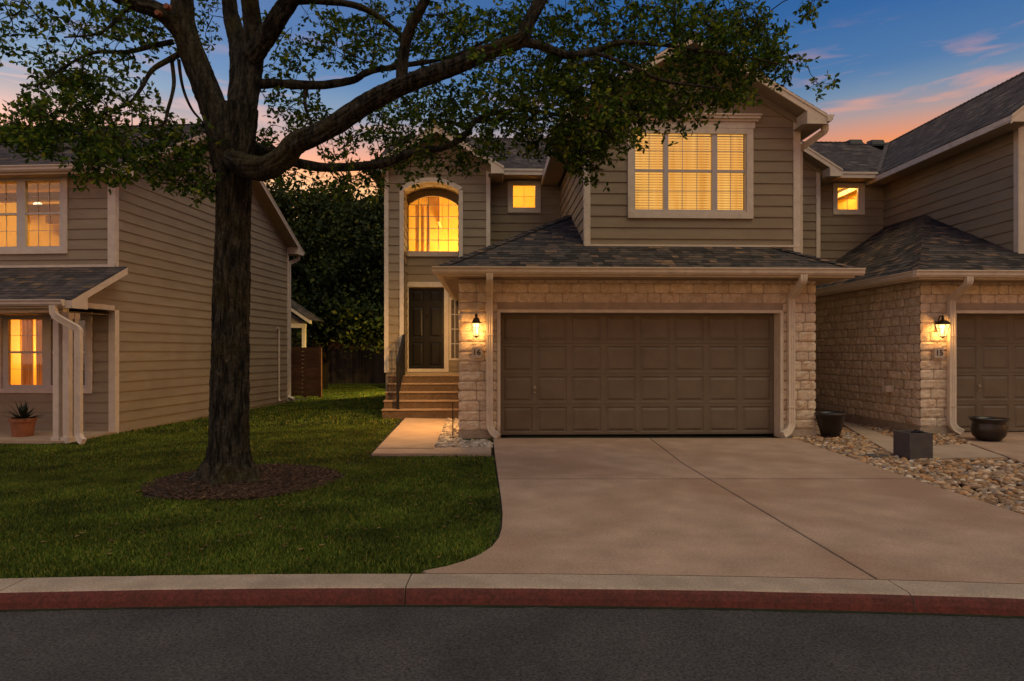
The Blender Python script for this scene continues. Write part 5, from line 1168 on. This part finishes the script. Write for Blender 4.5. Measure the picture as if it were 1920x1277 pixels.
# pots, planter, hose things -------------------------------------------------------
def pot_round(name, c, prof, m, label, cat, fill=None):
    T = Thing(name, label, cat, W0, c); mb = MB(); mb.lathe(c, prof, 36); T.part('pot', mb, m, smooth=True)
    if fill: mb = MB(); mb.lathe(c, [(fill[0], fill[1]), (.0001, fill[1] + .012)], 24); T.part('soil', mb, 'mulch')
    return T
x, y = G(1557, 818); pot_round('plant_pot', (x, y, -.01), [(0, 0), (.13, 0), (.15, .02), (.20, .20), (.235, .36), (.26, .39), (.262, .425), (.245, .43), (.225, .40), (.20, .34)], 'glaze', 'tall dark tapered pot at the right corner of garage 16', 'pot', (.205, .35))
x, y = G(1854, 826); pot_round('bowl_planter', (x, y, .0), [(0, 0), (.15, 0), (.17, .015), (.235, .09), (.262, .18), (.245, .27), (.235, .30), (.275, .345), (.29, .36), (.285, .378), (.25, .375), (.225, .33), (.23, .28)], 'glaze', 'wide dark glazed bowl planter in front of garage door 15', 'pot', (.25, .33))
x, y = G(1706, 860); s = .325; PB = Thing('cube_planter', 'square grey concrete planter box on the river rocks', 'planter', FM, ((x * FM.c + y * FM.s) + s / 2, (-x * FM.s + y * FM.c) + s / 2, -.02))
bu, bv_ = x * FM.c + y * FM.s, -x * FM.s + y * FM.c; mb = MB(); hh = .345
panel = [(bu, bu + s, bv_, bv_ + .03), (bu, bu + s, bv_ + s - .03 + .06, bv_ + s + .06), (bu, bu + .03, bv_ + .03, bv_ + s + .03), (bu + s - .03, bu + s, bv_ + .03, bv_ + s + .03)]
for a, b, c_, d_ in panel: mb.box(a, b, c_, d_, -.03, hh)
PB.part('box', mb, 'slate'); mb = MB(); mb.box(bu + .03, bu + s - .03, bv_ + .03, bv_ + s + .03, .0, hh - .03); PB.part('soil', mb, 'mulch')
mb = MB(); mb.tube([(bu + .12, bv_ + .14, hh - .02), (bu + .17, bv_ + .13, hh + .012), (bu + .26, bv_ + .12, hh - .0)], [.03, .035, .02], 8); PB.part('stone_lump', mb, 'metal_dark')
x, y = G(1644, 855); mb = MB(); mb.lathe((x, y, -.005), [(0, .022), (.145, .020), (.155, .012), (.158, -.02)], 32); single('stepping_stone', mb, 'slate', W0, (x, y, -.005), 'flat round grey stepping stone in the river rocks', 'stepping stone')
x, y = G(849, 822); GS = Thing('garden_stake', 'thin black iron stake in the pale pebbles beside the walk', 'stake', W0, (x, y, 0)); mb = MB(); mb.tube([(x, y, 0), (x, y, .62)], .008, 8); GS.part('rod', mb, 'metal_dark'); mb = MB(); mb.lathe((x, y, 0), [(0, .03), (.05, .025), (.06, .0), (.06, -.02)], 16); GS.part('base', mb, 'metal_dark')

# ================================================================== trees
def px3(px, py, d): return Vector(((px - 960) / F * d, d, H + (HZ - py) / F * d))
def smooth_path(pts, rad, step=.06):
    P = [Vector(p) for p in pts]; out = []; R = []
    for i in range(len(P) - 1):
        p0 = P[max(i - 1, 0)]; p1 = P[i]; p2 = P[i + 1]; p3 = P[min(i + 2, len(P) - 1)]; n = max(2, int((p2 - p1).length / step))
        for k_ in range(n):
            t = k_ / n; out.append(.5 * ((2 * p1) + (p2 - p0) * t + (2 * p0 - 5 * p1 + 4 * p2 - p3) * t * t + (3 * p1 - p0 - 3 * p2 + p3) * t ** 3)); R.append(rad[i] + (rad[i + 1] - rad[i]) * t)
    out.append(P[-1]); R.append(rad[-1]); return out, R
def limb(mb, pts, rad, seg=12, wob=.0, bark=0.0, step=.06, flare=False):
    path, R = smooth_path(pts, rad, step); n0 = len(mb.v); ref = None; sd_ = random.random() * 40
    for i, p in enumerate(path):
        t = (path[min(i + 1, len(path) - 1)] - path[max(i - 1, 0)]).normalized()
        if ref is None: ref = t.orthogonal().normalized()
        ref = (ref - t * ref.dot(t)).normalized(); b = t.cross(ref)
        for k_ in range(seg):
            a = 2 * math.pi * k_ / seg; d = ref * math.cos(a) + b * math.sin(a); r = R[i]
            if bark:
                q = p + d * r; s = i * step
                ridge = noise.noise(Vector((math.cos(a) * r * 34, math.sin(a) * r * 34, s * 3.6 + sd_)))
                ridge2 = noise.noise(Vector((math.cos(a) * r * 60, math.sin(a) * r * 60, s * 9 + sd_)))
                r += bark * (1 - 3.2 * abs(ridge)) + bark * .35 * ridge2 + r * .05 * noise.noise(Vector((math.cos(a), math.sin(a), s * 1.3 + sd_)))
            if flare:
                zz_ = p.z; fl_ = max(0, 1 - (zz_ + .05) / .55); r *= 1 + fl_ * fl_ * (.55 + .45 * math.sin(a * 5 + 1) + .25 * math.sin(a * 3))
            mb.v.append(tuple(p + d * r))
    for i in range(len(path) - 1):
        for k_ in range(seg):
            a = n0 + i * seg + k_; b2 = n0 + i * seg + (k_ + 1) % seg; mb.f.append((a, b2, b2 + seg, a + seg))
    return path, R
OAK = Thing('oak_tree', 'large oak with ridged dark bark standing in the mulch ring on the lawn', 'tree', W0, (TREE[0], TREE[1], 0))
D = 7.78; trunk = MB(); skel = []
def wr(w, d=D): return w / F * d / 2
tp_ = [(432, 935, D, 108), (431, 905, D, 92), (430, 870, D, 80), (430, 800, D, 75), (432, 650, D, 72), (435, 500, D, 68), (438, 400, D, 65), (439, 330, D, 66), (442, 265, D, 74), (450, 200, D, 70)]
limb(trunk, [px3(a, b, d) for a, b, d, w in tp_], [wr(w * .86) for *_, w in tp_], seg=190, bark=.022, step=.016, flare=True)
LIMBS = [
 # (px, py, depth, width px)
 [(428, 320, D, 60), (408, 225, D - .05, 54), (380, 150, D - .1, 50), (350, 70, D - .15, 46), (342, 0, D - .2, 42), (350, -110, D - .3, 34), (330, -260, D - .6, 20), (300, -400, D - .8, 8)],
 [(352, 75, D - .15, 38), (305, 25, D - .3, 32), (240, 2, D - .5, 24), (150, -40, D - .8, 16), (40, -110, D - 1.2, 8)],
 [(442, 280, D, 64), (455, 180, D + .05, 56), (448, 90, D + .2, 36), (432, 20, D + .35, 28), (425, -90, D + .5, 22), (440, -260, D + .8, 10)],
 [(450, 220, D, 60), (470, 120, D + .05, 48), (474, 50, D, 34), (468, -20, D - .1, 32), (480, -150, D - .2, 24), (470, -360, D - .2, 10)],
 [(470, 110, D, 40), (505, 60, D - .1, 38), (540, 5, D - .2, 34), (590, -60, D - .4, 28), (660, -170, D - .7, 18), (740, -300, D - 1.0, 8)],
 [(536, 3, D - .2, 16), (600, 2, D - .1, 14), (680, 15, D + .1, 13), (745, 60, D + .3, 10), (770, 90, D + .4, 8)],
 # the great right limb
 [(425, 292, D - .05, 40), (455, 308, D - .22, 46), (495, 316, D - .38, 48), (530, 298, D - .45, 46), (556, 268, D - .5, 42), (610, 245, D - .55, 40), (690, 193, D - .6, 38), (760, 158, D - .65, 35), (850, 125, D - .7, 32), (930, 92, D - .75, 30), (975, 75, D - .8, 28), (992, 40, D - .8, 24), (1018, -8, D - .8, 22), (1060, -90, D - .8, 16), (1100, -220, D - .8, 8)],
 [(752, 160, D - .65, 24), (757, 100, D - .7, 22), (770, 50, D - .8, 21), (795, 5, D - .9, 19), (830, -80, D - 1.1, 14), (880, -200, D - 1.4, 7)],
 [(975, 78, D - .8, 20), (1015, 85, D - .75, 17), (1060, 102, D - .7, 15), (1110, 97, D - .6, 13), (1160, 80, D - .5, 10), (1230, 83, D - .4, 8), (1300, 93, D - .3, 7), (1390, 105, D - .2, 4), (1460, 120, D - .1, 2)],
 [(1112, 98, D - .6, 9), (1180, 122, D - .6, 8), (1240, 150, D - .6, 7), (1300, 160, D - .6, 5), (1350, 165, D - .6, 3)],
 [(480, 158, D + .1, 20), (520, 157, D + .15, 18), (600, 160, D + .2, 17), (660, 150, D + .2, 15), (690, 135, D + .2, 13), (760, 122, D + .25, 10), (850, 105, D + .3, 7), (940, 60, D + .4, 4)],
 [(575, 165, D + .2, 9), (572, 195, D + .2, 7), (585, 235, D + .2, 4)],
 [(505, 280, D + .3, 24), (545, 302, D + .35, 20), (610, 314, D + .4, 18), (690, 310, D + .4, 17), (735, 302, D + .4, 16), (775, 285, D + .35, 15), (830, 277, D + .35, 13), (870, 255, D + .3, 12), (893, 225, D + .3, 11), (940, 210, D + .3, 9), (1000, 208, D + .3, 7), (1080, 225, D + .3, 5), (1150, 260, D + .3, 3)],
 [(893, 228, D + .3, 8), (950, 222, D + .35, 7), (1010, 225, D + .4, 5), (1060, 205, D + .5, 3)],
 [(470, 275, D + .35, 28), (500, 288, D + .35, 26), (545, 302, D + .35, 18)],
 # left side branches
 [(325, 78, D - .1, 12), (290, 85, D - .15, 11), (235, 98, D - .3, 9), (180, 98, D - .5, 7), (130, 120, D - .7, 5), (70, 160, D - .9, 3)],
 [(338, 100, D - .1, 13), (315, 113, D - .15, 12), (285, 132, D - .2, 10), (265, 165, D - .3, 8), (240, 195, D - .4, 6), (190, 215, D - .5, 4), (130, 250, D - .7, 2)],
 [(322, 112, D - .1, 8), (326, 160, D - .15, 8), (315, 205, D - .2, 7), (302, 235, D - .3, 5), (240, 245, D - .5, 3), (190, 270, D - .7, 2)],
 [(335, 112, D - .1, 7), (343, 165, D - .1, 6), (360, 205, D - .1, 5), (385, 240, D, 4), (395, 300, D, 2)],
 [(240, 15, D - .4, 9), (190, 60, D - .6, 6), (120, 70, D - .8, 3)],
 # limbs reaching towards and over the road and back over the lawn (out of frame, seen from the side)
 [(470, -30, D, 30), (540, -140, D - 1.2, 22), (700, -260, D - 2.2, 10)],
 [(440, -40, D, 28), (360, -160, D + 1.2, 20), (280, -240, D + 2.4, 8)],
 [(1018, -8, D - .8, 18), (1120, -60, D - .2, 12), (1250, -90, D + .3, 7), (1380, -60, D + .5, 4)],
]
for i, L in enumerate(LIMBS):
    w0 = L[0][3]; seg = 56 if w0 > 36 else (24 if w0 > 18 else 10)
    path, R = limb(trunk, [px3(a, b, d) for a, b, d, w in L], [wr(w * .88, d) for a, b, d, w in L], seg=seg, bark=.014 if w0 > 36 else (.007 if w0 > 18 else .002), step=.022 if w0 > 36 else .045)
    for p, r in list(zip(path, R))[::3]: skel.append((p, r))
tk = OAK.part('trunk', trunk, 'bark', smooth=True)
# pruned branch scars
sc_ = MB()
for (a, b) in ((300, 27), (317, 15)): c = px3(a, b, D - .42); sc_.tube([c, c + Vector((-.01, -.05, 0))], [.035, .03], 12)
OAK.part('pruning_scar', sc_, 'terracotta', tk)
SK = np.array([tuple(p) for p, r in skel])
# foliage: sprays carried by twigs.  (cx, cy, rx, ry, n, depth-centre, depth-spread)
BL = [(45, 25, 60, 30, 9, 6.9, .5), (110, 45, 30, 25, 3, 7, .4), (8, 78, 14, 18, 3, 6.6, .2), (185, 35, 45, 40, 8, 7.2, .5), (245, 60, 50, 45, 12, 7.3, .5), (120, 110, 60, 35, 10, 6.9, .6), (200, 120, 70, 45, 16, 7.2, .6),
      (110, 180, 60, 50, 18, 7, .7), (190, 185, 60, 45, 16, 7.3, .6), (60, 235, 55, 35, 13, 6.8, .6), (140, 255, 90, 38, 30, 7.0, .8), (50, 262, 50, 22, 8, 6.8, .5), (230, 285, 70, 35, 22, 7.3, .6), (310, 285, 60, 40, 18, 7.5, .5), (350, 325, 45, 30, 12, 7.6, .5), (380, 355, 18, 20, 4, 7.6, .3),
      (290, 200, 35, 35, 6, 7.4, .5), (380, 250, 20, 35, 5, 7.7, .3), (280, 60, 35, 45, 6, 7.4, .4), (395, 40, 18, 60, 5, 8, .5), (440, 70, 14, 50, 2, 8.2, .3),
      (190, 312, 40, 18, 6, 7.1, .5), (25, 245, 30, 20, 5, 6.6, .4),
      (520, 90, 35, 60, 7, 7.9, .6), (575, 70, 40, 55, 9, 7.8, .7), (630, 60, 45, 50, 14, 7.6, .8), (690, 55, 45, 55, 18, 7.6, .8), (640, 105, 40, 12, 4, 7.6, .5), (560, 140, 25, 25, 3, 8, .3),
      (520, 225, 35, 45, 9, 8.0, .5), (600, 200, 30, 30, 5, 8, .4), (560, 210, 50, 30, 6, 8.0, .5), (640, 270, 45, 30, 8, 8.1, .5), (680, 335, 40, 22, 14, 8.1, .4), (560, 330, 50, 14, 6, 8.2, .5), (610, 345, 50, 16, 4, 8.2, .4), (490, 255, 15, 30, 3, 8.1, .3),
      (700, 230, 50, 35, 14, 8.0, .7), (760, 60, 40, 60, 16, 7.4, .9), (830, 60, 50, 60, 26, 7.4, .9), (770, 190, 55, 30, 16, 7.8, .7), (790, 240, 60, 30, 18, 8, .7), (730, 270, 50, 30, 12, 8.1, .5), (830, 295, 60, 25, 14, 8.1, .4), (770, 300, 30, 24, 6, 8.1, .4), (860, 190, 60, 40, 26, 7.6, .8),
      (900, 90, 60, 70, 36, 7.3, .9), (910, 240, 55, 35, 18, 8, .7), (880, 305, 25, 16, 4, 8.1, .3), (960, 180, 60, 55, 44, 7.5, .9), (980, 60, 50, 60, 24, 7.2, .8), (1040, 50, 50, 55, 26, 7.2, .8), (1040, 150, 60, 50, 50, 7.4, .9), (960, 262, 60, 26, 16, 8, .5),
      (1110, 60, 50, 60, 26, 7.3, .8), (1110, 160, 60, 55, 56, 7.3, .9), (1030, 240, 60, 40, 36, 7.7, .7), (1100, 250, 50, 45, 46, 7.6, .7), (1100, 300, 36, 26, 14, 7.8, .4), (1160, 228, 50, 45, 34, 7.5, .7),
      (1180, 60, 45, 60, 24, 7.3, .8), (1180, 150, 55, 45, 36, 7.3, .7), (1240, 175, 50, 40, 26, 7.3, .6), (1240, 215, 35, 30, 6, 7.3, .4), (1285, 210, 40, 30, 9, 7.2, .4), (1250, 40, 45, 45, 24, 7.3, .8), (1300, 50, 55, 50, 34, 7.4, .8), (1330, 130, 55, 40, 28, 7.4, .6), (1330, 180, 45, 22, 13, 7.3, .4), (1380, 60, 55, 55, 42, 7.5, .7), (1390, 120, 50, 38, 28, 7.5, .6), (1370, 170, 34, 22, 8, 7.4, .3), (1430, 70, 34, 55, 20, 7.6, .5), (1445, 115, 32, 30, 12, 7.6, .4), (1485, 120, 28, 14, 4, 7.6, .2), (1530, 152, 22, 8, 2, 7.6, .1), (1530, 8, 22, 16, 4, 7.4, .2), (1275, 130, 40, 20, 8, 7.3, .4)]
UP = [(-100, -60, 140, 90, 26, 6.8, 1), (200, -120, 180, 100, 46, 7, 1.6), (480, -180, 220, 140, 70, 7.5, 2), (800, -170, 220, 130, 70, 7, 1.8), (1120, -140, 200, 100, 60, 7, 1.4), (1340, -80, 120, 60, 34, 7.4, 1), (600, -330, 300, 120, 70, 7.4, 2.2), (300, -300, 240, 120, 50, 7.6, 2), (1000, -300, 240, 100, 50, 7, 1.6), (560, -150, 200, 90, 30, 5.8, .8), (400, -150, 200, 90, 30, 9.6, .8), (700, -120, 200, 80, 40, 9.4, .8)]
rr = random.Random(12); tw = MB(); LT_ = []; LR_ = []; LS_ = []
SKA = np.zeros((60000, 3)); SKN = len(SK); SKA[:SKN] = SK
def spray(c, L, nl, rr):
    global SKN
    base = np.array(tuple(c)); k_ = int(np.argmin(((SKA[:SKN] - base) ** 2).sum(1))); a = Vector(SKA[k_])
    d0 = (c - a); far = d0.length
    out = d0.normalized() if far > .05 else Vector((rr.uniform(-1, 1), rr.uniform(-1, 1), rr.uniform(-1, .3))).normalized()
    dirn = (out * .7 + Vector((rr.uniform(-1, 1), rr.uniform(-1, 1), rr.uniform(-.9, .35)))).normalized()
    e = c + dirn * L * .5 + Vector((0, 0, -.03)); s = c - dirn * L * .5
    m_ = a.lerp(s, .5) + Vector((rr.uniform(-.12, .12), rr.uniform(-.12, .12), rr.uniform(-.02, .12))) * min(1, far)
    pts, R = smooth_path([a, m_, s, c, e], [min(.012, .004 + far * .005), .006, .004, .003, .0015], .12)
    tw.tube(pts, R, 4, cap=False)
    for p in pts[2::2]: SKA[SKN] = tuple(p); SKN += 1
    nodes = [e]
    for i in range(rr.randint(3, 5)):
        p = s.lerp(e, rr.uniform(.1, .95)); q = p + Vector((rr.gauss(0, 1), rr.gauss(0, 1), rr.gauss(-.15, .8))).normalized() * rr.uniform(.08, .2); tw.tube([p, q], [.002, .001], 3, cap=False); nodes.append(q)
    for q in nodes:
        for j in range(nl):
            v = Vector((rr.gauss(0, 1), rr.gauss(0, 1), rr.gauss(-.1, .8))).normalized(); LT_.append(q + v * rr.uniform(.0, .02)); LR_.append(v); LS_.append(rr.uniform(.044, .082))
CL = []
for (cx, cy, rx, ry, n, dc, ds) in BL:
    dc += .75 if cx > 650 else .45
    for i in range(int(n * (1.5 if cx < 400 and cy > 140 else (1.1 if cx < 900 else 1.0)) + .5)):
        a = rr.uniform(0, 6.283); r = math.sqrt(rr.random()); CL.append((px3(cx + rx * r * math.cos(a), cy + ry * r * math.sin(a), max(5.6, rr.gauss(dc, ds * .8))), rr.uniform(.15, .30), 6))
for (cx, cy, rx, ry, n, dc, ds) in UP:
    for i in range(n):
        a = rr.uniform(0, 6.283); r = math.sqrt(rr.random()); CL.append((px3(cx + rx * r * math.cos(a), cy + ry * r * math.sin(a), max(4.6, rr.gauss(dc, ds))), rr.uniform(.2, .34), 7))
dist = [float(np.min(((SK - np.array(tuple(c))) ** 2).sum(1))) for c, L, nl in CL]
for i in np.argsort(dist): spray(*CL[i], rr)
OAK.part('twigs', tw, 'twig', tk)
# lobed oak leaf, 1 unit long along +x, folded a little along the midrib
outl = [(0, 0), (.18, .07), (.30, .20), (.40, .10), (.55, .30), (.66, .13), (.80, .20), (1, 0)]
lv = [(x, y, .12 * y) for x, y in outl] + [(x, -y, .12 * y) for x, y in outl[1:-1]]
up_ = list(range(8)); dn_ = [0] + list(range(8, 14)) + [7]
lf = [(0, 1, 2), (0, 2, 3), (0, 3, 4), (0, 4, 5), (0, 5, 7), (5, 6, 7), (0, 9, 8), (0, 10, 9), (0, 11, 10), (0, 12, 11), (0, 7, 12), (12, 7, 13)]
RNG = np.random.default_rng(5); n = len(LT_); X_ = np.array([tuple(v) for v in LR_]); U_ = RNG.normal(size=(n, 3)) + np.array([0, 0, .8]); Y_ = np.cross(U_, X_); Y_ /= np.linalg.norm(Y_, axis=1)[:, None]; Z_ = np.cross(X_, Y_)
Ms = np.stack([X_, Y_, Z_], 2) * np.array(LS_)[:, None, None]
Ts = np.array([tuple(v) for v in LT_])
cr_ = mass('crown', lv, lf, Ms, Ts - np.array([TREE[0], TREE[1], 0]), 'leaf', parent=OAK.o)
print('LEAVES', n)

def far_tree(name, label, x, y, blobs, n, size, seed, trunk_h, group='trees behind the back fence'):
    global RNG
    T = Thing('background_tree', label, 'tree', W0, (x, y, 0), group); mb = MB(); r_ = random.Random(seed)
    limb(mb, [Vector((x, y, -.2)), Vector((x + .1, y, trunk_h * .5)), Vector((x - .1, y, trunk_h))], [.22, .17, .10], seg=12, step=.3)
    for b in blobs: limb(mb, [Vector((x, y, trunk_h * r_.uniform(.4, .8))), Vector((x, y, trunk_h)).lerp(Vector(b[:3]), .5), Vector(b[:3])], [.09, .06, .02], seg=6, step=.4)
    T.part('trunk', mb, 'twig'); RNG = np.random.default_rng(seed); tot = sum(b[3] * b[4] for b in blobs); Ms = []; Ts = []
    blobs = blobs + [(b[0] + b[3] * math.cos(a_) * .95, b[1] + r_.uniform(-.8, .8), b[2] + b[4] * math.sin(a_) * 1.0, b[3] * r_.uniform(.22, .42), b[4] * r_.uniform(.18, .40)) for b in blobs for a_ in (r_.uniform(0, 3.14), r_.uniform(0, 3.14), r_.uniform(.4, 2.7), r_.uniform(.4, 2.7))]
    tot = sum(b[3] * b[4] for b in blobs)
    for (bx_, by_, bz_, rx, rz) in blobs:
        m = int(n * rx * rz / tot); nc = max(6, m // 44)
        v = RNG.normal(size=(nc, 3)); v /= np.linalg.norm(v, axis=1)[:, None]; rad = RNG.uniform(.55, 1.0, nc) ** .5; cen = v * rad[:, None] * np.array([rx, rx, rz]) + np.array([bx_, by_, bz_])
        idx = RNG.integers(0, nc, m); p = cen[idx] + RNG.normal(size=(m, 3)) * np.array([.36, .36, .20]); Ts.append(p); Ms.append(rand_rot(m) * (size * RNG.uniform(.6, 1.3, m))[:, None, None])
    Ts = np.concatenate(Ts); Ms = np.concatenate(Ms); lv2 = [(-.5, 0, 0), (0, -.28, .05), (.5, 0, 0), (0, .28, .05)]
    mass('crown', lv2, [(0, 1, 2), (0, 2, 3)], Ms, Ts - np.array([x, y, 0]), 'leaf_far', parent=T.o)
far_tree('t', 'tall dense tree behind the left house, its crown rising highest over the gap', -8.6, 31, [(-9.6, 31, 6.6, 2.2, 2.0), (-7.6, 30.5, 6.4, 2.2, 1.9), (-8.7, 31, 4.4, 2.6, 1.8), (-11.6, 32, 5.6, 2.0, 1.8), (-8.4, 31.5, 7.6, 1.6, 1.1), (-7.0, 30.2, 4.0, 1.9, 1.6), (-9.6, 30, 2.8, 1.9, 1.2)], 46000, .22, 31, 4.5)
far_tree('t', 'round dark tree close to the left edge of townhouse 16', -5.2, 29, [(-5.4, 29, 5.9, 2.0, 1.6), (-4.6, 29, 4.2, 2.0, 1.7), (-6.2, 28.6, 3.6, 1.8, 1.5), (-5.4, 28.4, 2.6, 1.9, 1.0), (-3.6, 29, 5.6, 1.6, 1.4)], 34000, .20, 32, 3.8)
far_tree('t', 'low dark tree farther back, filling the gap under the taller crowns', -9.5, 39, [(-12, 39, 4.6, 2.6, 2.2), (-8.6, 38.6, 4.4, 2.8, 2.4), (-5.4, 39, 4.8, 2.6, 2.4), (-10, 39, 7.0, 2.6, 1.8), (-6.6, 38, 2.8, 2.0, 1.2)], 30000, .28, 33, 3.8)

# fallen leaves on lawn, mulch, walk and driveway edges
RNG = np.random.default_rng(77); n = 420; x = RNG.normal(-2.2, 1.9, n); y = RNG.uniform(4.75, 11.5, n); ok = (x > -7) & (x < 2.6); x, y = x[ok], y[ok]
x2 = RNG.uniform(-6, 5, 0); y2 = x2 * 1.0; x = np.concatenate([x, x2]); y = np.concatenate([y, y2]); k_ = len(x)
onslab = in_poly(x, y, drive_poly) | in_poly(x, y, walk_poly); keep = ~onslab | (RNG.uniform(0, 1, k_) < .0); x, y, onslab = x[keep], y[keep], onslab[keep]; k_ = len(x)
z = np.where(onslab, .006, zg(x, y) + .045); z = np.where(y < np.array([yc(a) for a in x]) - .01, -.094, z); az = RNG.uniform(0, 6.283, k_); s = RNG.uniform(.035, .062, k_)
Rz = np.zeros((k_, 3, 3)); c, sn = np.cos(az), np.sin(az); Rz[:, 0, 0] = c; Rz[:, 0, 1] = -sn; Rz[:, 1, 0] = sn; Rz[:, 1, 1] = c; Rz[:, 2, 2] = 1
o = mass('fallen_leaves', lv, lf, Rz * s[:, None, None], np.stack([x, y, z], 1), 'litter', kind='stuff'); o['label'] = 'dry brown oak leaves fallen on lawn and paving'; o['category'] = 'leaves'
